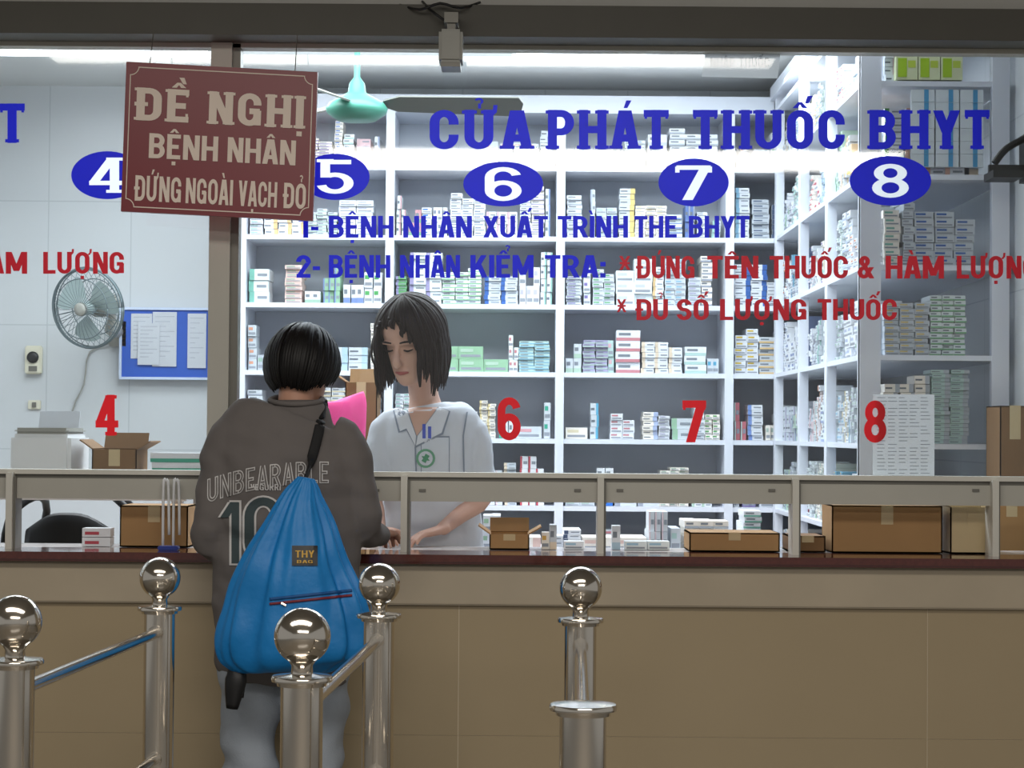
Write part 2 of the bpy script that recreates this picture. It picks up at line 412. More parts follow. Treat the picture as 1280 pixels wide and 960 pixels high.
wf = empty('window_1')
bm = bmesh.new(); box(bm, XL+.1, XR+.02, -.003, .003, GB+.01, GT)
fin('glass_pane', bm, M_glass, wf)
bm = bmesh.new()
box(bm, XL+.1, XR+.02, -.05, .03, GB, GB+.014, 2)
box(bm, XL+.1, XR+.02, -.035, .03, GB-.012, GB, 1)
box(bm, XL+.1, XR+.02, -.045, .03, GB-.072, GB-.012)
box(bm, XL+.1, XR+.02, -.03, .03, GT-.012, GT+.004)
pil = (P(262, 330, -.03).x, P(298, 330, -.03).x)
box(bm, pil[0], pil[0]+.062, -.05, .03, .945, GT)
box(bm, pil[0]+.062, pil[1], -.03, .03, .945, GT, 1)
for px in (506, 751, 994, 1243, 14):
    x = P(px, 640, -.05).x
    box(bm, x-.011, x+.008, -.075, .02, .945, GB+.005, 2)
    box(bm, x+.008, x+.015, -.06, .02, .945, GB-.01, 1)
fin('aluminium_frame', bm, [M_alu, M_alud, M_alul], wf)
bm = bmesh.new()
for px in (470, 528, 722, 775, 965, 1220):
    p = P(px, 613, -.05); box(bm, p.x-.010, p.x+.010, -.050, -.044, p.z-.004, p.z+.004)
fin('hatch_latches', bm, M_alud, wf)

# ------------------------------------------------------------ lettering on glass
lt = empty('window_lettering')
Yt = -.006
bm = bmesh.new()
for w, a, b in (('CỬA', 537, 668), ('PHÁT', 682, 836), ('THUỐC', 866, 1056), ('BHYT', 1084, 1237), ('BHYT', -125, 31)):
    gtext(bm, w, a, b, 138 if a > 0 else 130, 186 if a > 0 else 178, Yt, 1.2, True)
for w, a, b in (('1-', 373, 398), ('BỆNH', 411, 492), ('NHÂN', 504, 590), ('XUẤT', 604, 685), ('TRÌNH', 697, 785), ('THE', 793, 846), ('BHYT', 861, 937)):
    gtext(bm, w, a, b, 270, 297, Yt, 1.1)
for w, a, b in (('2-', 370, 400), ('BỆNH', 411, 488), ('NHÂN', 500, 575), ('KIỂM', 588, 667), ('TRA:', 681, 757)):
    gtext(bm, w, a, b, 319, 347, Yt, 1.1)
bmw = bmesh.new()
for w, cx, cy, rx, ry in (('4', 134, 219, 45, 30), ('5', 419, 221, 43, 29), ('6', 629, 230, 50, 28), ('7', 867, 228, 44, 30), ('8', 1113, 226, 51, 31)):
    oval = [(cx+rx*cos(2*pi*k/48), cy+ry*sin(2*pi*k/48)) for k in range(48)]
    _, gp = glyph(w, .8, True)
    xs0 = [q[0] for p_ in gp for q in p_]; x0, x1 = min(xs0), max(xs0)
    polys = [oval]+[[(cx-23+46*(q[0]-x0)/(x1-x0), cy+22-44*q[1]) for q in p_] for p_ in gp]
    ov, _, allf = union(polys)
    for target, test in ((bm, lambda o: 0 in o and len(o) == 1), (bmw, lambda o: any(i > 0 for i in o))):
        cache = {}
        for f_, o in allf:
            if test(o):
                vv = []
                for i in f_:
                    if i not in cache: cache[i] = target.verts.new(P(ov[i].x, ov[i].y, Yt))
                    vv.append(cache[i])
                target.faces.new(vv)
fin('blue_letters', bm, M_blue, lt, recalc=False)
fin('oval_numerals', bmw, M_wh, lt, recalc=False)
bm = bmesh.new()
for w, a, b in (('*', 774, 788), ('ĐÚNG', 795, 868), ('TÊN', 884, 948), ('THUỐC', 962, 1060), ('&', 1072, 1093), ('HÀM', 1107, 1180), ('LƯỢNG', 1196, 1297)):
    gtext(bm, w, a, b, 320, 348, Yt, 1.1)
for w, a, b in (('*', 771, 783), ('ĐỦ', 794, 835), ('SỐ', 846, 886), ('LƯỢNG', 900, 1008), ('THUỐC', 1022, 1121)):
    gtext(bm, w, a, b, 374, 400, Yt, 1.1)
for w, a, b in (('HÀM', -40, 34), ('LƯỢNG', 54, 155)):
    gtext(bm, w, a, b, 315, 342, Yt, 1.1)
fin('crimson_letters', bm, M_redn, lt, recalc=False)
bm = bmesh.new()
for w, a, b, t, c in (('4', 119, 148, 494, 544), ('6', 622, 651, 497, 550), ('7', 853, 883, 501, 553), ('8', 1080, 1108, 501, 553)):
    gtext(bm, w, a, b, t, c, Yt, 1.15, True)
fin('red_numerals', bm, M_red, lt, recalc=False)

def notice(name, x0, x1, y0, y1, Y, rows, cols):
    e = empty(name)
    A_, B_, C_, D_ = P(x0, y1, Y), P(x1, y1, Y), P(x1, y0, Y), P(x0, y0, Y)
    bm = bmesh.new(); bm.faces.new([bm.verts.new(v) for v in (A_, B_, C_, D_)]); fin('sheet', bm, M_paper, e)
    bm = bmesh.new(); rnd = random.Random(3)
    for r in range(rows):
        f = (r+.9)/(rows+.9)
        for c in range(cols):
            if rnd.random() < .1: continue
            u0 = .07+.88*c/cols; u1 = u0+.88/cols*rnd.uniform(.5, .9)
            def q(u, w): return D_+(C_-D_)*u+(A_-D_)*w+Vector((0, -.0015, 0))
            bm.faces.new([bm.verts.new(q(*t)) for t in ((u0, f+.004), (u1, f+.004), (u1, f-.004), (u0, f-.004))])
    fin('printed_rows', bm, M_ink, e, recalc=False)
notice('paper_list', 1091, 1168, 493, 596, .008, 22, 5)
nl = empty('paper_label')
bm = bmesh.new(); bm.faces.new([bm.verts.new(P(x, y, .008)) for x, y in ((877, 96), (972, 98), (976, 64), (882, 63))]); fin('sheet', bm, M_paper, nl)
bm = bmesh.new(); gtext(bm, 'NHÂP THUỐC', 888, 962, 72, 84, .006, .8); fin('printing', bm, M_ink, nl, recalc=False)

# ------------------------------------------------------------ hanging maroon sign
sg = empty('hanging_sign')
Ys = -.22
c0, c1, c2, c3 = P(158, 77, Ys), P(397, 90, Ys), P(391, 276, Ys), P(151, 264, Ys)
def sgp(u, v, dy=0):
    return (c0*(1-u)+c1*u)*(1-v)+(c3*(1-u)+c2*u)*v+Vector((0, dy, 0))
bm = bmesh.new()
f = [bm.verts.new(sgp(u, v, 0)) for u, v in ((0, 1), (1, 1), (1, 0), (0, 0))]
b = [bm.verts.new(sgp(u, v, .02)) for u, v in ((0, 1), (1, 1), (1, 0), (0, 0))]
bm.faces.new(f); bm.faces.new(b[::-1])
for i in range(4): bm.faces.new((f[i], b[i], b[(i+1) % 4], f[(i+1) % 4]))
fin('panel', bm, M_sign, sg)
bm = bmesh.new()
def strip(u0, v0, u1, v1):
    bm.faces.new([bm.verts.new(sgp(u, v, -.0015)) for u, v in ((u0, v1), (u1, v1), (u1, v0), (u0, v0))])
strip(.07, .030, .93, .037); strip(.07, .963, .93, .970); strip(.022, .09, .027, .91); strip(.973, .09, .978, .91)
for uc, vc, s1, s2 in ((.022, .03, 1, 1), (.978, .03, -1, 1), (.022, .97, 1, -1), (.978, .97, -1, -1)):
    for i in range(6):
        t0, t1 = radians(15*i), radians(15*(i+1))
        pp = [(uc+s1*r*.048*cos(t), vc+s2*r*.06*sin(t)) for t, r in ((t0, 1), (t1, 1), (t1, .9), (t0, .9))]
        bm.faces.new([bm.verts.new(sgp(u, v, -.0015)) for u, v in pp])
def sline(s, u0, u1, v0, v1, k, serif=False):
    add_text(bm, s, sgp(u0, v1, -.002), sgp(u1, v1, -.002), sgp(.5, v0)-sgp(.5, v1), k, 0, serif)
sline('ĐỀ', .05, .335, .17, .385, 1.15, True); sline('NGHỊ', .43, .945, .17, .385, 1.15, True)
sline('BỆNH', .135, .495, .47, .635, 1.05); sline('NHÂN', .545, .90, .47, .635, 1.05)
for w, a, b_ in (('ĐỨNG', .065, .31), ('NGOÀI', .335, .58), ('VẠCH', .61, .81), ('ĐỎ', .84, .96)):
    sline(w, a, b_, .755, .925, 1.0)
fin('lettering', bm, M_cream, sg, recalc=False)
bm = bmesh.new()
for u in (.12, .88):
    p = sgp(u, 0, .01); loft(bm, [p, Vector((p.x, -.15, 2.47))], [.0015, .0015], n=6)
fin('hanger_wires', bm, M_alud, sg)

# ------------------------------------------------------------ CCTV camera on header
cc = empty('security_camera')
p = P(564, 60, -.24)
bm = bmesh.new()
box(bm, p.x-.034, p.x+.034, -.30, -.18, p.z-.05, p.z+.045)
bmesh.ops.bevel(bm, geom=bm.edges[:], offset=.008, segments=2, affect='EDGES')
fin('housing', bm, M_grey, cc)
bm = bmesh.new(); box(bm, p.x-.028, p.x+.028, -.29, -.19, p.z-.062, p.z-.048); box(bm, p.x-.02, p.x+.02, -.26, -.1, p.z+.07, p.z+.10); box(bm, p.x-.012, p.x+.012, -.25, -.22, p.z+.04, p.z+.10)
fin('lens_hood_and_bracket', bm, M_alud, cc)
bm = bmesh.new()
loft(bm, [P(500, 6, -.12), P(525, 12, -.2), P(550, 4, -.2), P(575, 10, -.2), P(600, 3, -.12)], [.004]*5, n=6, hint=(0, 0, 1))
loft(bm, [P(528, 2, -.12), P(540, 14, -.2), P(562, 30, -.2)], [.004]*3, n=6, hint=(1, 0, 0))
fin('cables', bm, M_black, cc, True)

# ------------------------------------------------------------ shelving
YB = 3.4
boards = [2.80, 2.53, 2.205, 1.89, 1.577, 1.27, .96, .64, .32]
def X(px, Y): return P(px, 540, Y).x
sh = empty('wall_shelving')
xa = X(300, YB); xb = X(968, YB)
bm = bmesh.new()
for z in boards: box(bm, xa, xb+.42, YB, YB+.38, z-.022, z)
for px in (300, 485, 699, 911):
    x = X(px, YB); box(bm, x-.02, x+.02, YB-.004, YB+.38, .1, 2.84)
sx = 1.205
for z in boards[:]:
    box(bm, sx, XR-.02, 1.0, YB, z-.018, z)
for yy in (1.0, 1.75, 2.5, 3.3):
    box(bm, sx-.002, sx+.035, yy, yy+.06 if yy > 1 else yy+.045, .1, 2.9)
box(bm, sx-.002, sx+.07, .995, 1.03, .1, 2.9)
box(bm, XR-.08, XR-.02, .995, 1.03, .1, 2.9)
box(bm, sx-.02, XR-.02, .99, 3.4, 2.84, 2.90)
box(bm, xa, sx, YB, YB+.38, 2.80, 2.86)
fin('boards_and_uprights', bm, M_shelf, sh)
boxo('back_panel', xa, XR-.02, YB+.385, YB+.40, .1, 2.84, M_shelfback, sh)
W = lin('#e3e7ed'); W2 = lin('#ccd3da')
pal = ['#2f6fc4', '#3f8f5c', '#d07a3c', '#b84a58', '#d8b93a', '#5aa7c8', '#7b6ea8', '#d8a0a8', '#4a5a78', '#3aa58c', '#2f5fa8', '#9aa4b0', '#4fa35a', '#d8ae5a']
pal = [lin(a) for a in pal]
def mixc(a, b, t): return tuple(a[i]*(1-t)+b[i]*t for i in range(4))
def product(rnd):
    base = rnd.choice([W, W, W, W2, W2, lin('#efe9e0'), lin('#c6ced6'), lin('#dfe8ea')])
    if rnd.random() < .13: base = mixc(rnd.choice(pal), W, rnd.choice([.1, .3, .55]))
    a = mixc(rnd.choice(pal), W, rnd.choice([0, .2, .35, .5])); k = rnd.random()
    if k < .3: bands = [(0, 1, 0, .3, a), (.1, .6, .5, .75, lin('#7a828c'))]
    elif k < .5: bands = [(0, .25, 0, 1, a), (.4, .9, .35, .6, lin('#88909a'))]
    elif k < .85: bands = [(.08, .6, .55, .8, a), (.08, .9, .15, .35, lin('#9096a0'))]
    else: bands = [(.7, 1, .0, 1, a), (.05, .5, .4, .6, lin('#69717b'))]
    return base, bands
def fill(mb, o, u, v, L, hmax, rnd, fillp=.85, depth=.25, lo=.3, hi=.85):
    x = .01
    while x < L-.04:
        if rnd.random() > fillp: x += rnd.uniform(.02, .07); continue
        base, bands = product(rnd)
        st = rnd.random()
        if st < .62: w = rnd.uniform(.035, .08); h = rnd.uniform(.014, .03)
        elif st < .88: w = rnd.uniform(.02, .04); h = rnd.uniform(.05, .09)
        else: w = rnd.uniform(.08, .12); h = rnd.uniform(.035, .06)
        cols = rnd.randint(1, 3)
        top = hmax*rnd.uniform(lo, hi)
        for c in range(cols):
            if x+w > L-.01: break
            nst = max(1, int(top/h) - rnd.choice((0, 0, 1)))
            for k in range(nst):
                j = rnd.uniform(-.003, .003); dj = rnd.uniform(0, .02)
                mb.box(o+u*(x+j)+v*(.02+dj)+Vector((0, 0, k*h)), u, v, w-.002, depth*rnd.uniform(.5, .9), h-.0012, base, bands=bands)
            x += w
        x += rnd.uniform(.0, .015)
mb = MB(); rnd = random.Random(11)
ux, vy = Vector((1, 0, 0)), Vector((0, 1, 0))
ups = [X(px, YB) for px in (300, 485, 699, 911)] + [sx+.3]
for z, zt in zip(boards[1:], boards[:-1]):
    for a, b in zip(ups[:-1], ups[1:]):
        fill(mb, Vector((a+.02, YB+.01, z+.001)), ux, vy, b-a-.04, (zt-z)-.05, rnd, .96, .25, .42, .95)
mb.build('stacked_medicine_boxes', M_box, sh)
mb = MB()
for z, zt in zip(boards[1:], boards[:-1]):
    for y0, y1 in ((1.05, 1.74), (1.82, 2.49), (2.57, 3.29)):
        fill(mb, Vector((sx+.005, y1, z+.001)), -vy, ux, y1-y0, (zt-z)-.05, rnd, .97, .2, .5, .95)
    fill(mb, Vector((sx+.08, 1.01, z+.001)), ux, vy, XR-.1-sx-.08, (zt-z)-.03, rnd, .99, .25, .6, 1)
for k in range(3):
    for q in range(6):
        mb.box(Vector((1.38+k*.085, 1.002, 2.232+q*.045)), ux, vy, .08, .02, .044, lin('#dfe8ee'), bands=[(.55, .75, 0, 1, lin('#4f9fd0'))])
mb.build('side_shelf_medicine_boxes', M_box, sh)
mb = MB()
pA = P(1122, 135, .97)
for k in range(3):
    for q in range(2):
        mb.box(Vector((pA.x+k*.078, 1.0, 2.535+q*.085)), ux, vy, .075, .2, .083, lin('#dfe6bd'), bands=[(.08, .5, .1, .9, lin('#a9cf2c')), (.55, .9, .5, .8, lin('#c0d650'))])
mb.build('yellow_green_cartons', M_box, sh)

# ------------------------------------------------------------ left wall furnishings
nb = empty('notice_board')
a = P(152, 471, 3.80); b = P(262, 388, 3.80)
bm = bmesh.new(); box(bm, a.x, b.x, 3.80, 3.84, a.z, b.z); fin('board', bm, M_board, nb)
bm = bmesh.new()
box(bm, a.x-.01, b.x+.01, 3.79, 3.84, b.z, b.z+.012); box(bm, a.x-.01, b.x+.01, 3.79, 3.84, a.z-.012, a.z)
box(bm, a.x-.012, a.x, 3.79, 3.84, a.z, b.z); box(bm, b.x, b.x+.012, 3.79, 3.84, a.z, b.z)
fin('frame', bm, mat('frame_pale_blue', '#c6d3ea', .4), nb)
bm = bmesh.new()
for i, (x0, x1, y0, y1) in enumerate(((163, 190, 392, 448), (190, 221, 390, 458), (234, 258, 392, 460), (172, 200, 404, 456))):
    q0 = P(x0, y1, 3.79); q1 = P(x1, y0, 3.79); yy = 3.796-i*.003
    box(bm, q0.x, q1.x, yy, yy+.0015, q0.z, q1.z)
    for r in range(9):
        zz = q1.z-(q1.z-q0.z)*(r+1)/11; box(bm, q0.x+.012, q1.x-.012-.02*(r % 3), yy-.0008, yy, zz, zz+.004, 1)
fin('pinned_papers', bm, [M_paper, mat('paper_ink_pale', '#b9bec8', .7)], nb)
dv = empty('wall_thermostat')
p = P(43, 450, 3.84)
boxo('body', p.x-.04, p.x+.04, 3.81, 3.85, p.z-.068, p.z+.068, M_cream2, dv, .006)
bm = bmesh.new(); T = Matrix.Translation((p.x, 3.808, p.z+.012)) @ Matrix.Rotation(pi/2, 4, 'X')
revolve(bm, None, [(.028, 0), (.028, .008), (.014, .012)], 20, T=T); fin('dial', bm, M_black, dv, True)
boxo('label_plate', p.x-.02, p.x+.02, 3.806, 3.812, p.z-.055, p.z-.03, M_alud, dv)
sw = empty('light_switch'); p = P(43, 506, 3.84)
boxo('plate', p.x-.03, p.x+.03, 3.835, 3.85, p.z-.022, p.z+.022, M_cream2, sw, .003)
boxo('rocker', p.x-.01, p.x+.01, 3.828, 3.84, p.z-.012, p.z+.012, M_alud, sw)
wfan = empty('wall_fan')
cF = P(110, 385, 3.35); ax = Vector((-.42, -1, -.18)).normalized()
R = ax.to_track_quat('Z', 'Y').to_matrix().to_4x4(); T = Matrix.Translation(cF) @ R
bm = bmesh.new(); RR = .185
def ringp(r, z, n=40): return [T @ Vector((r*cos(2*pi*k/n), r*sin(2*pi*k/n), z)) for k in range(n+1)]
for r, z, t in ((RR, 0, .006), (RR*.98, .02, .003), (RR*.75, .05, .0025), (RR*.98, -.02, .003), (RR*.7, -.06, .0025)):
    loft(bm, ringp(r, z), [t]*41, hint=tuple(ax), n=6, sub=1)
for k in range(36):
    a = 2*pi*k/36
    q = [T @ Vector((r*cos(a), r*sin(a), z)) for r, z in ((.03, .065), (.09, .06), (.14, .045), (.175, .015), (RR, 0), (.175, -.02), (.13, -.055), (.05, -.07))]
    loft(bm, q, [.0014]*8, hint=tuple(ax), n=4, sub=1)
fin('guard_cage', bm, M_tealw, wfan, True)
bm = bmesh.new()
revolve(bm, None, [(.01, .07), (.03, .068), (.032, .055), (.03, .05)][::-1], 20, T=T)
revolve(bm, None, [(.02, -.2), (.05, -.19), (.055, -.12), (.05, -.07), (.02, -.06)], 20, T=T)
pb = P(137, 412, 3.6)
loft(bm, [T @ Vector((0, 0, -.15)), (T @ Vector((0, 0, -.17)))+Vector((.01, .04, -.06)), pb, Vector((pb.x, 3.84, pb.z))], [.018, .02, .024, .03], hint=(1, 0, 0), n=10)
box(bm, pb.x-.04, pb.x+.04, 3.80, 3.85, pb.z-.07, pb.z+.05)
fin('motor_and_bracket', bm, M_grey, wfan, True)
bm = bmesh.new()
for k in range(3):
    a0 = 2*pi*k/3+.4; grid = []
    for i in range(7):
        r = .025+.13*i/6; wdt = .5+.35*sin(pi*i/6*.8)
        grid.append([bm.verts.new(T @ Vector((r*cos(a0+wdt*(s-.5)*1.6), r*sin(a0+wdt*(s-.5)*1.6), .02*(s-.5)*2))) for s in (0, .25, .5, .75, 1)])
    for i in range(6):
        for j in range(4): bm.faces.new((grid[i][j], grid[i+1][j], grid[i+1][j+1], grid[i][j+1]))
revolve(bm, None, [(.03, -.03), (.034, .0), (.028, .03), (.01, .04)], 16, T=T)
fin('fan_blades', bm, mat('fan_blade_teal', '#9fb0b0', .3), wfan, True)
bm = bmesh.new()
loft(bm, [Vector((pb.x-.02, 3.83, pb.z-.05)), P(112, 440, 3.84), P(105, 480, 3.84), P(90, 515, 3.84), P(88, 575, 3.84)], [.004]*5, hint=(0, 1, 0), n=6)
fin('power_cord', bm, M_grey, wfan, True)

cf = empty('ceiling_fan'); c = P(446, 132, 1.8)
bm = bmesh.new()
revolve(bm, c, [(.03, -.062), (.075, -.058), (.115, -.03), (.12, -.012), (.105, .01), (.06, .035), (.035, .05), (.03, .085), (.012, .11), (.011, ZC-c.z-.08), (.05, ZC-c.z-.05), (.055, ZC-c.z-.001)], 36)
fin('motor_and_rod', bm, M_green, cf, True)
bm = bmesh.new()
for k in range(3):
    T2 = Matrix.Translation(c+Vector((0, 0, .012))) @ Matrix.Rotation(radians(8+120*k), 4, 'Z') @ Matrix.Rotation(radians(-22), 4, 'X')
    vs0 = [(.10, -.02), (.16, -.055), (.62, -.075), (.645, -.03), (.645, .03), (.62, .065), (.16, .055), (.10, .02)]
    top = [bm.verts.new(T2 @ Vector((x, y, .003))) for x, y in vs0]; bot = [bm.verts.new(T2 @ Vector((x, y, -.003))) for x, y in vs0]
    bm.faces.new(top); bm.faces.new(bot[::-1])
    for i in range(8): bm.faces.new((top[i], bot[i], bot[(i+1) % 8], top[(i+1) % 8]))
fin('blades', bm, M_blade, cf)

def lamp(x0, x1, Y, z):
    e = empty('fluorescent_lamp')
    bm = bmesh.new(); box(bm, x0, x1, Y-.03, Y+.03, z+.02, ZC+.001)
    box(bm, x0, x0+.02, Y-.02, Y+.02, z-.02, z+.02); box(bm, x1-.02, x1, Y-.02, Y+.02, z-.02, z+.02)
    fin('housing', bm, M_white, e)
    bm = bmesh.new(); loft(bm, [(x0+.02, Y, z), (x1-.02, Y, z)], [.018, .018], n=14, hint=(0, 0, 1)); fin('tube', bm, M_tube, e, True)
q = P(640, 69, 2.7); q2 = P(884, 70, 2.7)
lamp(q.x, q2.x, 2.7, q.z)
q = P(-60, 64, 2.7); q2 = P(266, 67, 2.7)
lamp(q.x, q2.x, 2.7, q.z)

# ------------------------------------------------------------ boxes and clutter
def carton(px0, px1, py0, Y, d=.2, m=None, flaps=True, zb=.946, x01=None, zt=None):
    m = m or M_card
    e = empty('cardboard_box')
    x0, x1 = x01 if x01 else (P(px0, 640, Y).x, P(px1, 640, Y).x)
    z1 = zt if zt else P((px0+px1)/2, py0, Y).z
    bm = bmesh.new(); t = .004; z0 = zb
    box(bm, x0, x1, Y, Y+t, z0, z1); box(bm, x0, x1, Y+d-t, Y+d, z0, z1)
    box(bm, x0, x0+t, Y, Y+d, z0, z1); box(bm, x1-t, x1, Y, Y+d, z0, z1); box(bm, x0, x1, Y, Y+d, z0, z0+t)
    w = x1-x0
    if flaps:
        ww = min(w, d)*.35
        box(bm, -ww, 0, 0, d, 0, t, 0, Matrix.Translation((x0, Y, z1)) @ Matrix.Rotation(radians(35), 4, 'Y'))
        box(bm, 0, ww, 0, d, 0, t, 0, Matrix.Translation((x1, Y, z1)) @ Matrix.Rotation(radians(-30), 4, 'Y'))
        box(bm, 0, w, 0, d*.3, 0, t, 0, Matrix.Translation((x0, Y+d, z1)) @ Matrix.Rotation(radians(60), 4, 'X'))
    else: box(bm, x0, x1, Y, Y+d, z1-t, z1)
    xm = (x0+x1)/2
    box(bm, xm-.018, xm+.018, Y-.001, Y, z0+.6*(z1-z0), z1+.001, 1)
    fin('carton', bm, [m, M_tape], e)
sd = empty('side_table')
bm = bmesh.new(); box(bm, -2.6, -1.02, .34, .86, 1.075, 1.10)
for x in (-2.58, -1.07):
    for y in (.36, .81): box(bm, x, x+.035, y, y+.035, .10, 1.075)
fin('table_frame', bm, M_desk, sd)
carton(114, 170, 562, .46, .2, M_card2, True, 1.102)
carton(150, 235, 632, .06, .18, M_card, False)
carton(1040, 1178, 632, .05, .2, M_card, False)
carton(1188, 1246, 634, .05, .2, M_tape, True)
carton(862, 975, 666, .05, .2, M_card, False)
carton(988, 1032, 670, .06, .18, M_card2, False)
carton(612, 662, 668, .07, .16, M_card, True)
mb = MB(); rnd = random.Random(5)
for px0, px1, hh in ((672, 735, .05), (762, 855, .05)):
    a = P(px0, 680, .1).x; b = P(px1, 680, .1).x
    fill(mb, Vector((a, .08, .946)), ux, vy, b-a, hh, rnd, 1, .1)
mb.build('medicine_packets', M_box)
tb = empty('stock_table')
tx0 = X(390, 1.5)
bm = bmesh.new(); box(bm, tx0, 1.0, 1.5, 2.0, .83, .86)
for x in (tx0+.02, .96):
    for y in (1.52, 1.96): box(bm, x, x+.04, y, y+.04, .10, .83)
fin('table_frame', bm, M_shelf, tb)
mb = MB(); fill(mb, Vector((-.25, 1.52, .861)), ux, vy, 1.2, .20, rnd, .95, .3); mb.build('stacked_packets', M_box, tb)
carton(430, 470, 478, 1.74, .22, M_card2, True, zb=.861)
carton(400, 458, 560, 1.51, .18, M_card, False, zb=.861)
pk = empty('pink_pouch')
bm = bmesh.new(); pz = P(430, 560, 1.6)
loft(bm, [pz+Vector((0, 0, .002)), pz+Vector((0, 0, .02)), pz+Vector((0, 0, .1)), pz+Vector((.003, 0, .17)), pz+Vector((.0, 0, .188))], [(.066, .03), (.078, .035), (.082, .035), (.08, .025), (.074, .012)], n=20)
fin('pouch', bm, M_pink, pk, True)
sc = empty('side_cabinet')
boxo('body', X(1238, .7), XR-.01, .68, .96, .10, .898, M_grey, sc, bev=.005)
boxo('door_handle', 1.62, 1.63, .665, .68, .6, .72, M_alud, sc)
carton(0, 0, 0, .70, .2, M_card, False, zb=.90, x01=(X(1242, .7), XR-.02), zt=1.12)
carton(0, 0, 0, .70, .2, M_card2, False, zb=1.122, x01=(X(1250, .7), XR-.02), zt=1.40)

pr = empty('printer')
a = P(14, 580, .46); b = P(90, 535, .46)
boxo('body', a.x, b.x, .44, .74, 1.101, b.z-.02, M_white, pr, .012)
boxo('lid', a.x+.01, b.x-.01, .45, .73, b.z-.02, b.z, M_grey, pr, .008)
bm = bmesh.new(); T = Matrix.Translation((a.x+.03, .71, b.z-.002)) @ Matrix.Rotation(radians(70), 4, 'X'); box(bm, 0, b.x-a.x-.06, 0, .06, 0, .004, 0, T)
fin('paper_tray', bm, M_paper, pr)
mb = MB()
q = P(190, 585, .5)
for i in range(4): mb.box(Vector((q.x-(i % 2)*.006, .5, 1.101+i*.031)), ux, vy, .16, .1, .030, W, bands=[(0, 1, 0, .4, pal[9])])
mb.build('medicine_carton_stack', M_box)
mb = MB(); q = P(103, 645, .08)
for i in range(2): mb.box(Vector((q.x, .08, .946+i*.028)), ux, vy, .085, .06, .026, W, bands=[(.1, .6, .25, .6, pal[3])])
mb.build('red_white_packets', M_box)

fk = empty('document_clip_stand')
bm = bmesh.new()
for px in (205, 218):
    a = P(px, 676, -.06); b = P(px, 606, -.06)
    loft(bm, [Vector((a.x, -.08, .95)), Vector((a.x, -.08, b.z)), Vector((a.x+.006, -.08, b.z+.012)), Vector((a.x+.014, -.08, b.z)), Vector((a.x+.018, -.08, .99))], [.004]*5, n=8, sub=4)
fin('wires', bm, M_white, fk, True)
a = P(211, 680, -.08); boxo('base', a.x-.03, a.x+.03, -.10, -.06, .945, .958, mat('blue_plastic', '#2a3f9c', .4), fk, .003)

oc = empty('office_chair'); c = P(84, 655, .98)
bm = bmesh.new()
pts = [(c.x-.15, 1.02), (c.x-.07, .99), (c.x, .98), (c.x+.07, .99), (c.x+.15, 1.02)]
loft(bm, [(x, y, .87) for x, y in pts], [(.08, .012), (.13, .018), (.14, .02), (.13, .018), (.08, .012)], hint=(0, 1, 0), n=16)
fin('backrest', bm, M_black, oc, True)
bm = bmesh.new(); box(bm, c.x-.21, c.x+.21, 1.06, 1.49, .52, .59); bmesh.ops.bevel(bm, geom=bm.edges[:], offset=.025, segments=3, affect='EDGES')
box(bm, c.x-.03, c.x+.03, 1.0, 1.12, .50, .8)
revolve(bm, (c.x, 1.28, 0), [(.03, .2), (.03, .52)], 14)
for k in range(5):
    a = 2*pi*k/5+.3; e0 = Vector((c.x, 1.28, .20)); e1 = e0+Vector((.26*cos(a), .26*sin(a), -.03))
    loft(bm, [e0, e1], [.022, .014], hint=(0, 0, 1), n=8)
    revolve(bm, e1+Vector((0, 0, -.068)), [(.012, 0), (.024, .012), (.024, .04), (.012, .055)], 10)
for s in (-1, 1):
    loft(bm, [(c.x+s*.2, 1.10, .6), (c.x+s*.24, 1.08, .80), (c.x+s*.22, 1.06, .98), (c.x+s*.14, 1.10, 1.06), (c.x+s*.16, 1.38, 1.0), (c.x+s*.22, 1.42, .75), (c.x+s*.2, 1.40, .58)], [.014]*7, hint=(1, 0, 0), n=8)
fin('seat_and_base', bm, M_black, oc, True)

sp = empty('wall_speaker_bracket'); p = P(1262, 205, .8)
bm = bmesh.new(); box(bm, 1.60, XR, .78, .80, p.z-.03, p.z-.005); box(bm, XR-.02, XR, .72, .86, p.z-.06, p.z+.10)
loft(bm, [(1.62, .79, p.z), (1.66, .79, p.z+.05), (XR-.01, .79, p.z+.09)], [.012]*3, hint=(0, 1, 0), n=8)
box(bm, 1.60, 1.70, .72, .86, p.z-.055, p.z-.03)
fin('bracket', bm, M_black, sp)

# ------------------------------------------------------------ stanchions
ZB = .926
def barrier(name, near, far, nearball=True):
    e = empty(name)
    bm = bmesh.new()
    for (x, y), ball in ((near, nearball), (far, True)):
        zc = ZB-.078
        prof = [(.075, .0), (.075, .006), (.045, .012), (.0385, .014), (.0385, zc-.012), (.045, zc-.012), (.046, zc-.006), (.055, zc-.004), (.056, zc+.002), (.054, zc+.006), (.03, zc+.008)]
        if ball:
            prof += [(.02, zc+.010), (.019, zc+.024), (.024, ZB-.046)]
            prof += [(.0515*cos(radians(a)), ZB+.0515*sin(radians(a))) for a in range(-62, 90, 8)] + [(.002, ZB+.0515)]
        else: prof += [(.012, zc+.009)]
        revolve(bm, (x, y, 0), prof, 40)
    for z in (.79, .475):
        n = Vector((near[0], near[1], z)); f = Vector((far[0], far[1], z))
        loft(bm, [n, f], [.0135, .0135], hint=(0, 0, 1), n=16)
        d = (f-n).normalized()
        loft(bm, [n+d*.036, n+d*.05], [.019, .019], hint=(0, 0, 1), n=16); loft(bm, [f-d*.036, f-d*.05], [.019, .019], hint=(0, 0, 1), n=16)
    o = fin('posts_and_rails', bm, M_steel, e, True)
    o.modifiers.new('es', 'EDGE_SPLIT').split_angle = radians(40)
def xy(v): return (v.x, v.y)
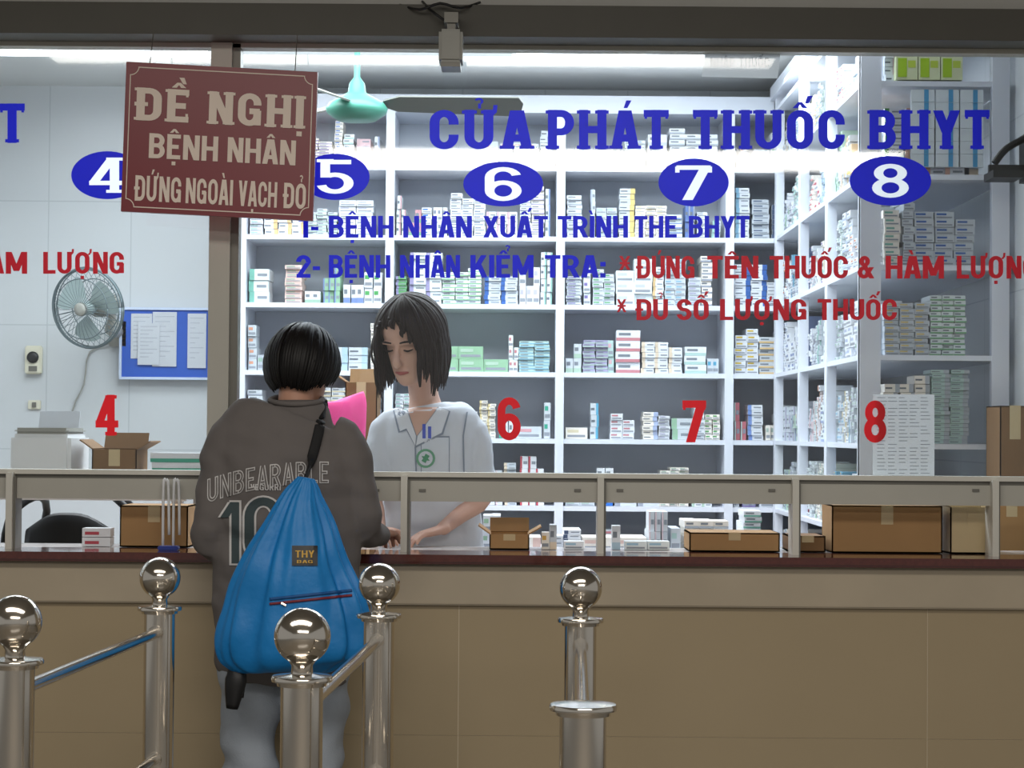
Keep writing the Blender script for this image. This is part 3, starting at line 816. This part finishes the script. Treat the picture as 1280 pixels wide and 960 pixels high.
barrier('queue_barrier', xy(PZ(19, 777, ZB)), xy(PZ(200, 722, ZB)))
barrier('queue_barrier', xy(PZ(378, 795, ZB)), xy(PZ(474, 730, ZB)))
barrier('queue_barrier', xy(PZ(729, 880, ZB-.072)), xy(PZ(726, 735, ZB)), False)

# ------------------------------------------------------------ people
def head(bm, Mh, sc=1.0):
    rg = [(0, .020, -.084, -.04), (.012, .034, -.093, -.015), (.035, .050, -.094, .03), (.06, .060, -.091, .06), (.09, .067, -.088, .08), (.118, .071, -.082, .09), (.145, .075, -.089, .095), (.175, .074, -.083, .093), (.20, .063, -.062, .078), (.22, .040, -.032, .05), (.229, .015, -.01, .02)]
    rings = []; n = 28; dense = []
    for i in range(len(rg)-1):
        a, b, c, d = rg[max(i-1, 0)], rg[i], rg[i+1], rg[min(i+2, len(rg)-1)]
        for k in range(3): dense.append(tuple(cr(a[j], b[j], c[j], d[j], k/3) for j in range(4)))
    dense.append(rg[-1])
    for z, w, f, b in dense:
        rings.append([bm.verts.new(Mh @ (Vector((w*cos(2*pi*k/n), (f+b)/2+(b-f)/2*sin(2*pi*k/n), z))*sc)) for k in range(n)])
    for i in range(len(rings)-1):
        for k in range(n): bm.faces.new((rings[i][k], rings[i][(k+1) % n], rings[i+1][(k+1) % n], rings[i+1][k]))
    bm.faces.new(rings[0][::-1]); bm.faces.new(rings[-1])
    def H(x, y, z): return Mh @ (Vector((x, y, z))*sc)
    hy = Mh.to_3x3() @ Vector((0, 1, 0)); hx = Mh.to_3x3() @ Vector((1, 0, 0))
    loft(bm, [H(0, -.084, .128), H(0, -.094, .11), H(0, -.108, .088), H(0, -.104, .078), H(0, -.086, .074)], [.006*sc, .008*sc, .012*sc, .013*sc, .006*sc], hint=tuple(hx), n=10)
    for s in (-1, 1):
        loft(bm, [H(s*.072, .012, .125), H(s*.078, .014, .115), H(s*.078, .008, .095), H(s*.072, .0, .078)], [(.005*sc, .012*sc), (.007*sc, .018*sc), (.007*sc, .014*sc), (.004*sc, .006*sc)], hint=tuple(hy), n=10)
        loft(bm, [H(s*.012, -.086, .132), H(s*.03, -.088, .136), H(s*.052, -.074, .132)], [.005*sc]*3, hint=tuple(hy), n=8)
    loft(bm, [H(-.022, -.088, .047), H(0, -.097, .049), H(.022, -.088, .047)], [.004*sc, .006*sc, .004*sc], hint=tuple(hy), n=8)
def face_parts(Mh, sc, parent):
    def H(x, y, z): return Mh @ (Vector((x, y, z))*sc)
    hy = tuple(Mh.to_3x3() @ Vector((0, 1, 0)))
    bm = bmesh.new()
    for s in (-1, 1):
        loft(bm, [H(s*.018, -.0835, .113), H(s*.031, -.0855, .1105), H(s*.045, -.079, .113)], [(.0015*sc, .003*sc), (.0028*sc, .004*sc), (.0015*sc, .003*sc)], hint=hy, n=8)
        loft(bm, [H(s*.014, -.0905, .137), H(s*.032, -.0925, .142), H(s*.052, -.079, .137)], [.002*sc, .003*sc, .0015*sc], hint=hy, n=8)
    fin('eyes_and_brows', bm, M_hairw, parent, True)
    bm = bmesh.new()
    loft(bm, [H(-.021, -.090, .047), H(0, -.1015, .0485), H(.021, -.090, .047)], [(.003*sc, .002*sc), (.006*sc, .003*sc), (.003*sc, .002*sc)], hint=hy, n=8)
    fin('lips', bm, M_lip, parent, True)
def hand(bm, w, d, pn, side, curl=.5, sc=1.0):
    d = Vector(d).normalized(); side = Vector(side); side = (side-d*side.dot(d)).normalized(); pn = Vector(pn); pn = (pn-d*pn.dot(d)); pn = (pn-side*pn.dot(side)).normalized()
    w = Vector(w)
    loft(bm, [w-d*.02, w+d*.01, w+d*.05*sc, w+d*.085*sc], [(.024, .018), (.028*sc, .017*sc), (.040*sc, .015*sc), (.038*sc, .012*sc)], hint=tuple(pn), n=14)
    for off, ln, sp in ((.030, .068, .10), (.0105, .077, .03), (-.0105, .072, -.04), (-.030, .056, -.12)):
        p = w+d*.078*sc+side*off*sc; pts = [p-d*.015]; a = 0
        dd = (d+side*sp).normalized()
        pts.append(p)
        for fr in (.45, .3, .25):
            a += curl
            p = p+(dd*cos(a)+pn*sin(a))*ln*fr*sc; pts.append(p)
        loft(bm, pts, [.0085*sc, .009*sc, .0082*sc, .0076*sc, .006*sc], hint=tuple(side), n=10, sub=2)
    p = w+d*.025*sc+side*.022*sc
    t1 = (d*.6+side*.8).normalized()
    loft(bm, [p, p+t1*.03*sc, p+t1*.055*sc+pn*.006, p+t1*.065*sc+d*.022*sc+pn*.014], [.014*sc, .012*sc, .0095*sc, .007*sc], hint=tuple(pn), n=10, sub=2)
def hair(name, Mh, sc, rad, cy, cz, lenf, thf, n, m, parent, seed=1, out=0.0, ragged=.02, tuck=.015, jit=.04, part=None):
    rx, ry, rz = rad; rnd = random.Random(seed); bm = bmesh.new()
    def E(th, ph, k=1.0): return Mh @ (Vector((rx*k*sin(th)*sin(ph), -ry*k*sin(th)*cos(ph)+cy, cz+rz*k*cos(th)))*sc)
    ctr = Mh @ (Vector((0, cy, cz))*sc)
    for layer, kk in ((0, .93), (1, 1.0), (2, .97)):
        for i in range(n):
            ph = -pi+2*pi*(i+.5*layer)/n + rnd.uniform(-.03, .03)
            tm = thf(ph)+rnd.uniform(-jit, jit); L = max(0, lenf(ph)+rnd.uniform(-ragged, ragged))
            t0 = rnd.uniform(.0, .10); k = kk*rnd.uniform(.985, 1.015)
            pts = [E(t0+(tm-t0)*j/9, ph, k) for j in range(10)]
            last = pts[-1]; rd = (last-ctr); rd.z = 0
            if rd.length > 0: rd.normalize()
            if L > .005:
                wv = rnd.uniform(-.006, .006)
                for j in range(1, 6):
                    f = j/5; pts.append(last+Vector((wv*sin(f*3), wv*f, -L*f))+rd*(out*sin(f*pi*.6)-tuck*f*f))
            N = len(pts)
            tg = (E(1.4, ph+.05)-E(1.4, ph-.05)).normalized()
            rings = []
            for j, p in enumerate(pts):
                t = (pts[min(j+1, N-1)]-pts[max(j-1, 0)]).normalized(); nn = t.cross(tg)
                if nn.length < .1: nn = (p-ctr)
                nn.normalize(); s_ = nn.cross(t).normalized()
                w_ = .0080*(.5+.5*min(1, j/3))*(1 if j < N-3 else (.85, .6, .2)[j-(N-3)]); th_ = .0035 if j < N-1 else .001
                rings.append([bm.verts.new(p+s_*w_*cos(q*pi/3)+nn*th_*sin(q*pi/3)) for q in range(6)])
            for j in range(N-1):
                for q in range(6): bm.faces.new((rings[j][q], rings[j][(q+1) % 6], rings[j+1][(q+1) % 6], rings[j+1][q]))
    g = []
    for a in range(9):
        row = []
        for i in range(40):
            ph = -pi+2*pi*i/40; row.append(bm.verts.new(E(max(.001, thf(ph)*.97*a/8), ph, .95)))
        g.append(row)
    for a in range(8):
        for i in range(40): bm.faces.new((g[a][i], g[a][(i+1) % 40], g[a+1][(i+1) % 40], g[a+1][i]))
    return fin(name, bm, m, parent, True, recalc=False)
def shoe(bm, x, y, z, dirY):
    loft(bm, [(x, y-.07*dirY, z+.045), (x, y-.03*dirY, z+.05), (x, y+.06*dirY, z+.042), (x, y+.13*dirY, z+.032), (x, y+.175*dirY, z+.028)], [(.03, .035), (.038, .048), (.042, .038), (.045, .028), (.028, .018)], hint=(0, 0, 1), n=16)

# ---- man
man = empty('man_customer')
YM = -.42
def J(px, py, dy=0): return P(px, py, YM+dy)
Mm = Matrix.Translation(P(369, 508, -.41)) @ Matrix.Rotation(pi-radians(24), 4, 'Z') @ Matrix.Rotation(radians(20), 4, 'X')
hipz = .86
cx = J(358, 600).x
Ls, Le, Lw = J(288, 556), J(264, 676, -.02), P(300, 677, -.13)
Rs, Re, Rw = J(430, 559), J(453, 658, .02), P(474, 667, -.17)
bm = bmesh.new()
head(bm, Mm)
loft(bm, [Mm @ Vector((0, .015, .07)), J(370, 500, .015), J(370, 535, 0.01)], [(.05, .052), (.05, .05), (.055, .05)], n=18)
tz = [(J(370, 522).z, .06, .05), (J(0, 535).z, .13, .07), (J(0, 562).z, .165, .08), (J(0, 620).z, .16, .09), (J(0, 700).z, .15, .095), (hipz+.05, .15, .1), (hipz-.05, .165, .11), (hipz-.12, .15, .1)]
loft(bm, [(cx+(.02 if i < 2 else 0), YM, z) for i, (z, a, b) in enumerate(tz)], [(a, b) for z, a, b in tz], n=24)
loft(bm, [Ls+Vector((.02, 0, 0)), (Ls+Le)/2, Le, (Le+Lw)/2, Lw], [.05, .045, .038, .034, .025], hint=(1, 0, 0), n=14)
loft(bm, [Rs-Vector((.02, 0, 0)), (Rs+Re)/2, Re, (Re+Rw)/2, Rw], [.05, .045, .038, .034, .025], hint=(1, 0, 0), n=14)
hand(bm, Rw, (.18, 1, -.05), (0, 0, -1), (-1, 0, 0), .35, .98)
hand(bm, Lw, (.25, 1, -.08), (0, 0, -1), (1, 0, 0), .3, .98)
lx, rx = J(314, 900).x, J(392, 900).x
for x in (lx, rx):
    loft(bm, [(x, YM, hipz-.06), (x, YM+.01, .66), (x, YM+.02, .46), (x, YM-.01, .3), (x, YM-.01, .08)], [.085, .075, .055, .052, .038], n=14)
remesh('body', bm, M_skin, .0045, man, 3)
bm = bmesh.new()
sr = [(500, 371, 32, .066), (506, 371, 35, .066), (514, 371, 45, .072), (524, 367, 66, .088), (537, 362, 85, .10), (562, 358, 90, .118), (620, 358, 93, .125), (700, 358, 94, .125), (780, 357, 90, .13), (852, 355, 82, .125)]
loft(bm, [J(c, y, .01 if i < 4 else 0) for i, (y, c, hw, d) in enumerate(sr)], [(hw/450, d) for y, c, hw, d in sr], n=36, sub=4)
loft(bm, [J(305, 545), Ls, (Ls+Le)/2+Vector((-.004, 0, 0)), Le, (Le*.4+Lw*.6), Lw-Vector((0, .03, 0))], [.07, .072, .064, .055, .046, .038], hint=(1, 0, 0), n=20)
loft(bm, [J(415, 548), Rs, (Rs+Re)/2+Vector((.004, 0, 0)), Re, (Re*.4+Rw*.6), Rw-Vector((0, .03, 0))], [.066, .068, .062, .054, .045, .037], hint=(1, 0, 0), n=20)
shirt = remesh('shirt', bm, M_shirt, .007, man, 5)
def fshirt(c):
    low = max(0, min(1, (1.25-c.z)/.5)); top = max(0, min(1, (1.38-c.z)/.08))
    k = nz(c.x*7, c.y*5, c.z*16)*.009 + nz(c.x*18+c.z*9, c.y*10, c.z*22)*.006
    k += low*sin(c.z*46+c.x*14+3*nz(c.x*5, c.y*5, c.z*4))*.006
    return k*top
displace(shirt, fshirt)
bm = bmesh.new()
loft(bm, [(cx, YM, .92), (cx, YM, .85), (cx, YM, .76), (cx, YM, .70)], [(.155, .105), (.17, .115), (.178, .12), (.165, .11)], n=24)
for x, s in ((lx, -1), (rx, 1)):
    loft(bm, [(x, YM, .80), (x+s*.004, YM+.01, .64), (x+s*.005, YM+.02, .46), (x, YM-.01, .28), (x, YM-.01, .07)], [(.09, .105), (.092, .10), (.08, .085), (.075, .08), (.07, .078)], n=18)
jn = remesh('jeans', bm, M_jeans, .008, man, 4)
displace(jn, lambda c: nz(c.x*9, c.y*9, c.z*20)*.010+sin(c.z*40+c.x*30)*.004)
bm = bmesh.new()
for x in (lx, rx): shoe(bm, x, YM+.02, 0, 1)
remesh('shoes', bm, M_black, .006, man, 3)
def ml(ph): return .0
def mt(ph):
    a = abs(ph)
    if a > 2.2: return 2.5
    if a > 1.2: return 1.95+(a-1.2)/1.0*.55
    return 1.05+max(0, a-.75)*2
hair('hair', Mm, 1.0, (.104, .114, .118), .006, .122, ml, mt, 84, M_hair, man, 3, ragged=.0, tuck=.01, jit=.05)
bv = bvh_of(shirt)
def onshirt(px, py, off=.004, tree=None, Ystart=-1.2):
    tr_ = tree or bv
    for k in range(24):
        o = P(px, py+k*1.5, Ystart); d = ray(px, py+k*1.5); r = tr_.ray_cast(o, d)
        if r[0] is not None: return r[0]-d*off
    o = P(px, py, Ystart); r = tr_.find_nearest(o); return r[0]
def decal_text(name, s, mapf, m, parent, k=1.0, off=.004, tree=None, maxe=6):
    v, f = text_me(s, k, False); v1, _ = text_me(s, 1.0, False)
    x0 = min(a.x for a in v1); x1 = max(a.x for a in v1)
    bm = bmesh.new(); vs = [bm.verts.new((*mapf((a.x-x0)/(x1-x0), a.y), 0)) for a in v]
    for q in f: bm.faces.new([vs[i] for i in q])
    for _ in range(4):
        es = [e for e in bm.edges if e.calc_length() > maxe]
        if not es: break
        bmesh.ops.subdivide_edges(bm, edges=es, cuts=1); bmesh.ops.triangulate(bm, faces=[f_ for f_ in bm.faces if len(f_.verts) > 3])
    for w in bm.verts: w.co = onshirt(w.co.x, w.co.y, off, tree)
    return fin(name, bm, m, parent, recalc=False)
def arch(u, v): return (259+152*u, 629-25*(1-(1-u)**2.2)-(30-3*u)*v)
decal_text('print_word', 'UNBEARABLE', arch, M_print, man, 1.0, .0035)
decal_text('print_word_inner', 'UNBEARABLE', arch, M_shirt, man, .42, .0055)
decal_text('print_small', 'VEGORRI', lambda u, v: (313+38*u, 613-8*v), M_print, man, .9, .0035)
decal_text('print_one', '1', lambda u, v: (273+28*u, 706-80*v), M_print, man, 1.1, .0035)
decal_text('print_one_inner', '1', lambda u, v: (273+28*u, 706-80*v), M_printd, man, .7, .0055)
decal_text('print_zero', '0', lambda u, v: (304+50*u, 704-84*v), M_print, man, 1.15, .0035)
decal_text('print_zero_inner', '0', lambda u, v: (304+50*u, 704-84*v), M_printd, man, .8, .0055)
bm = bmesh.new()
pc = J(370, 500)
loft(bm, [pc+Vector((.073*cos(a), .01+.068*sin(a), .012*sin(a))) for a in [2*pi*k/24 for k in range(25)]], [.008]*25, hint=(0, 0, 1), n=8, sub=1)
fin('collar', bm, M_shirt, man, True)

bp = empty('drawstring_backpack')
YBg = -.67
bg = [(597, 381, 9, .014), (608, 379, 17, .024), (625, 376, 27, .04), (660, 373, 44, .062), (700, 370, 62, .08), (740, 369, 78, .09), (778, 369, 91, .098), (808, 369, 93, .095), (826, 370, 84, .08), (836, 371, 60, .05), (839, 371, 30, .02)]
bm = bmesh.new()
def pleat(a, t):
    return 1 + .08*max(0, 1-t*.8)*cos(a*11+2*sin(a*2)) + .03*max(0, 1-t*.9)*cos(a*23) + .02*cos(a*17+3*t) + .02*sin(a*5+t*6)
loft(bm, [P(c, y, YBg) for y, c, hw, d in bg], [(hw/466, d) for y, c, hw, d in bg], n=160, sub=5, mod=pleat)
bag = fin('bag_body', bm, M_bag, bp, True)
for v in bag.data.vertices:
    c = v.co; v.co = c + Vector((nz(c.x*9, 3, c.z*9), nz(c.x*14, 7, c.z*8)*2.0, 0))*.008
bt = bvh_of(bag)
def ribbon(name, path, w, th, m, parent, tree, off=.003):
    pts = [onshirt(x, y, off, tree) for x, y in path]
    bm = bmesh.new(); loft(bm, pts, [(w, th)]*len(pts), hint=(0, 1, 0), n=8, sub=3); fin(name, bm, m, parent, True)
zp = [(337+i*103/16, 755-i*11/16) for i in range(17)]
ribbon('zip_pocket', zp, .0035, .003, mat('zip_red', '#7a2430', .5), bp, bt)
ribbon('pocket_seam', [(x, y-6) for x, y in zp], .004, .002, mat('blue_nylon_dark', '#0a4f8c', .6), bp, bt)
bm = bmesh.new()
p = onshirt(352, 754, .006, bt); loft(bm, [p, p+Vector((.012, -.002, -.006))], [.004, .003], n=8); fin('zip_pull', bm, M_steel, bp)
bm = bmesh.new()
gr = [[bm.verts.new(onshirt(365+32*i/6, 682+25*j/5, .005, bt)) for i in range(7)] for j in range(6)]
for j in range(5):
    for i in range(6): bm.faces.new((gr[j][i], gr[j+1][i], gr[j+1][i+1], gr[j][i+1]))
fin('label', bm, M_black, bp)
mg = mat('label_gold', '#c79a2c', .5)
decal_text('label_text', 'THY', lambda u, v: (369+24*u, 697-9*v), mg, bp, .9, .0075, bt)
decal_text('label_text_small', 'BAG', lambda u, v: (371+20*u, 704-4*v), mg, bp, .9, .0075, bt)
s0 = [onshirt(x, y, .007) for x, y in ((400, 532), (396, 550), (390, 572))]
def down(x, Y):
    r = bv.ray_cast(Vector((x, Y, 1.7)), Vector((0, 0, -1))); return r[0]+Vector((0, 0, .005)) if r[0] else Vector((x, Y, 1.33))
xs_ = J(403, 530).x
ov_ = [down(xs_, YM+.10)-Vector((0, -.01, .05)), down(xs_, YM+.07), down(xs_, YM+.02), down(xs_, YM-.04)]
bm = bmesh.new()
loft(bm, ov_+s0+[P(384, 592, -.60), P(380, 606, -.65)], [(.012, .004)]*4+[(.014, .004)]*3+[(.012, .006), (.008, .008)], hint=(0, 1, .6), n=10)
fin('shoulder_strap', bm, M_blackcloth, bp, True)
bm = bmesh.new()
loft(bm, [P(374, 606, -.66), P(352, 640, -.63), P(332, 672, -.60), P(312, 710, -.60), P(296, 750, -.60), P(284, 790, -.62), P(292, 832, -.64)], [(.005, .005), (.014, .004), (.012, .004), (.006, .004), (.005, .004), (.005, .004), (.006, .005)], hint=(0, 1, 0), n=8)
fin('side_cord', bm, M_blackcloth, bp, True)
bm = bmesh.new()
loft(bm, [P(291, 832, -.66), P(295, 845, -.67), P(293, 862, -.67), P(290, 886, -.67)], [(.014, .01), (.028, .012), (.026, .014), (.016, .01)], n=12)
loft(bm, [P(302, 835, -.66), P(304, 850, -.67), P(302, 872, -.67)], [(.006, .005)]*3, n=8)
fin('hanging_buckle', bm, M_black, bp, True)

# ---- woman pharmacist
wo = empty('woman_pharmacist')
YW = .45
def K(px, py, dy=0): return P(px, py, YW+dy)
Mw = Matrix.Translation(P(524, 468, .40)) @ Matrix.Rotation(-radians(26), 4, 'Z') @ Matrix.Rotation(radians(26), 4, 'X')
sw_ = 1.1
cxw = K(538, 560).x
Rr, Rel, Rwr = K(588, 543), K(603, 622, -.02), P(552, 662, .26)
Lr, Lel, Lwr = K(484, 540), K(466, 620, -.05), P(474, 662, .22)
bm = bmesh.new(); head(bm, Mw, sw_)
loft(bm, [Mw @ Vector((0, .02, .06)), K(530, 496, .02), K(534, 525, 0)], [(.048, .05), (.048, .05), (.07, .055)], n=18)
tw = [(K(0, 512).z, .06, .05), (K(0, 524).z, .12, .07), (K(0, 545).z, .15, .085), (1.22, .14, .095), (1.1, .125, .09), (1.0, .14, .095), (.92, .16, .105), (.84, .14, .1)]
loft(bm, [(cxw, YW, z) for z, a, b in tw], [(a, b) for z, a, b in tw], n=24)
loft(bm, [Rr-Vector((.02, 0, 0)), (Rr+Rel)/2, Rel, (Rel+Rwr)/2, Rwr], [.042, .037, .032, .028, .021], hint=(1, 0, 0), n=14)
loft(bm, [Lr+Vector((.02, 0, 0)), (Lr+Lel)/2, Lel, (Lel+Lwr)/2, Lwr], [.042, .037, .032, .028, .021], hint=(1, 0, 0), n=14)
hand(bm, Rwr, (-.85, -.5, -.2), (0, 0, -1), (0, 1, 0), .3, .9)
hand(bm, Lwr, (.25, -.9, -.12), (0, 0, -1), (1, 0, 0), .3, .9)
for s in (-1, 1):
    x = cxw+s*.08
    loft(bm, [(x, YW, .88), (x, YW, .72), (x, YW, .55), (x, YW+.01, .4), (x, YW+.01, .17)], [.08, .07, .05, .048, .035], n=14)
remesh('body', bm, M_skinw, .0045, wo, 2)
face_parts(Mw, sw_, wo)
bm = bmesh.new()
cr_ = [(1.385, .062, .052, 534), (1.372, .095, .065, 535), (1.352, .14, .082, 537), (1.32, .165, .10, 538), (1.26, .168, .115, 538), (1.16, .155, .12, 539), (1.05, .155, .115, 540), (.95, .175, .125, 540), (.80, .19, .135, 540), (.62, .205, .14, 540)]
loft(bm, [(K(p, 560).x, YW+(.01 if i < 3 else 0), z) for i, (z, a, b, p) in enumerate(cr_)], [(a, b) for z, a, b, p in cr_], n=32)
loft(bm, [K(565, 532), Rr, Rr*.45+Rel*.55+Vector((.004, 0, 0)), Rr*.25+Rel*.75+Vector((.004, 0, 0))], [.055, .06, .054, .054], hint=(1, 0, 0), n=18)
loft(bm, [K(505, 530), Lr, Lr*.45+Lel*.55, Lr*.25+Lel*.75], [.055, .06, .054, .054], hint=(1, 0, 0), n=18)
coat = remesh('white_coat', bm, M_coat, .007, wo, 4)
displace(coat, lambda c: (nz(c.x*8, c.y*6, c.z*13)*.009+nz(c.x*20, c.y*10, c.z*18)*.006)*max(0, min(1, (1.36-c.z)/.08)))
cb_ = bvh_of(coat)
def patch(name, poly, m, off, tree, parent, maxe=4):
    bm = bmesh.new(); bm.faces.new([bm.verts.new((x, y, 0)) for x, y in poly])
    bmesh.ops.triangulate(bm, faces=bm.faces)
    for _ in range(6):
        es = [e for e in bm.edges if e.calc_length() > maxe]
        if not es: break
        bmesh.ops.subdivide_edges(bm, edges=es, cuts=1); bmesh.ops.triangulate(bm, faces=[f_ for f_ in bm.faces if len(f_.verts) > 3])
    for w in bm.verts: w.co = onshirt(w.co.x, w.co.y, off, tree, .0)
    return fin(name, bm, m, parent, recalc=False)
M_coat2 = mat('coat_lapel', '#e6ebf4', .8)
M_seamshade = mat('coat_seam_shadow', '#8f9aac', .8)  # painted shadow around the lapels, also the coat's seam lines
patch('neck_opening', [(509, 509), (547, 509), (521, 547)], M_skinw, .002, cb_, wo)
patch('lapel_shadow_right', [(548, 508), (563, 514), (554, 543), (539, 539), (519, 560), (521, 545)], M_seamshade, .0045, cb_, wo)  # slightly larger dark patch, a shadow painted under the lapel
patch('lapel_shadow_left', [(508, 508), (491, 513), (498, 541), (508, 538), (520, 560), (521, 545)], M_seamshade, .0045, cb_, wo)  # same painted shadow under the other lapel
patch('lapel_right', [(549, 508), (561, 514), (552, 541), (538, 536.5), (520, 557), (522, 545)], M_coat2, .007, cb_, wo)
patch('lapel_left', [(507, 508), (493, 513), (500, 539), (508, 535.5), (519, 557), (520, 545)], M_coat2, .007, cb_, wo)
patch('placket', [(518, 558), (520, 558), (521.5, 598), (519.5, 598)], M_seamshade, .003, cb_, wo)
patch('armhole_seam_right', [(583, 515), (585, 515), (580, 545), (581, 590), (579, 590), (578, 545)], M_seamshade, .003, cb_, wo)
patch('breast_pocket', [(526, 545), (562, 545), (562, 591), (526, 591)], M_seamshade, .003, cb_, wo)
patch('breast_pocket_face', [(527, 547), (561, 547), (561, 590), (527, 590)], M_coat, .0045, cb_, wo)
patch('pocket_emblem', [(532+12*cos(2*pi*k/18), 573+12*sin(2*pi*k/18)) for k in range(18)], mat('emblem_green', '#6fae8c', .6), .007, cb_, wo)
patch('pocket_emblem_inner', [(532+9*cos(2*pi*k/18), 573+9*sin(2*pi*k/18)) for k in range(18)], M_coat, .009, cb_, wo)
patch('pocket_emblem_core', [(532+(6 if k % 2 else 3)*cos(2*pi*k/12), 573+(6 if k % 2 else 3)*sin(2*pi*k/12)) for k in range(12)], mat('emblem_green_core', '#4d9a72', .6), .0105, cb_, wo)
mbp = mat('pen_blue', '#2346c8', .4)
patch('pen_a', [(528, 530), (532, 530), (532, 548), (528, 548)], mbp, .009, cb_, wo)
patch('pen_b', [(535, 533), (539, 533), (539, 548), (535, 548)], mbp, .009, cb_, wo)
bm = bmesh.new()
loft(bm, [Rr*.32+Rel*.68+Vector((.004, 0, 0)), Rr*.22+Rel*.78+Vector((.004, 0, 0))], [.057, .058], hint=(1, 0, 0), n=22)
loft(bm, [Lr*.32+Lel*.68, Lr*.22+Lel*.78], [.057, .058], hint=(1, 0, 0), n=22)
fin('sleeve_cuffs', bm, mat('coat_cuff', '#c3ccdb', .8), wo, True)
bm = bmesh.new()
for s in (-1, 1):
    x = cxw+s*.085
    loft(bm, [(x, YW, .85), (x, YW, .62), (x, YW+.005, .42), (x, YW+.01, .16)], [.088, .08, .068, .06], n=16)
remesh('trousers', bm, mat('navy_trousers', '#232a3c', .9), .008, wo, 3)
bm = bmesh.new()
for s in (-1, 1): shoe(bm, cxw+s*.085, YW, .10, -1)
remesh('shoes', bm, M_black, .006, wo, 3)
def wl(ph):
    a = abs(ph)
    if a < .7: return 0.0
    if a < 1.1: return .10
    return .15
def wt(ph):
    a = abs(ph+.15)   # off-centre parting, forehead showing, sides swept back
    if a < .45: return .82+.35*a
    if a < .75: return 1.05+(a-.45)*1.2
    return 1.75
hair('hair', Mw, sw_, (.102, .112, .110), .008, .132, wl, wt, 100, M_hairw, wo, 5, out=.010, ragged=.03, tuck=.012, jit=.07)

# ------------------------------------------------------------ lights
def area(name, loc, sx_, sy_, pw, col, rot=(0, 0, 0)):
    l = bpy.data.lights.new(name, 'AREA'); l.shape = 'RECTANGLE'; l.size = sx_; l.size_y = sy_; l.energy = pw; l.color = col
    o = bpy.data.objects.new(name, l); o.location = loc; o.rotation_euler = rot; S.collection.objects.link(o); return o
area('pharmacy_light', (-.1, 1.3, 2.88), 3.0, .8, 84, (.89, .95, 1))
area('pharmacy_light', (-.3, 2.6, 2.86), 3.4, .6, 42, (.89, .95, 1))
area('pharmacy_light', (-2.2, 1.8, 2.88), 1.2, 1.2, 24, (.93, .97, 1))
area('ceiling_fill_light', (-.3, 2.4, 2.62), 3.0, .4, 32, (.9, .96, 1), (pi, 0, 0))  # added fill facing up to brighten the ceiling, no fixture of its own
area('hall_light', (-.5, -3.6, 3.1), 3.5, .8, 84, (1, .94, .86))
area('hall_light', (.5, -7.5, 3.1), 4.0, 1.0, 210, (1, .95, .89))
w = bpy.data.worlds.new('world'); S.world = w; w.use_nodes = True
w.node_tree.nodes['Background'].inputs[0].default_value = (.94, .93, .9, 1); w.node_tree.nodes['Background'].inputs[1].default_value = .32
S.view_settings.view_transform = 'Standard'
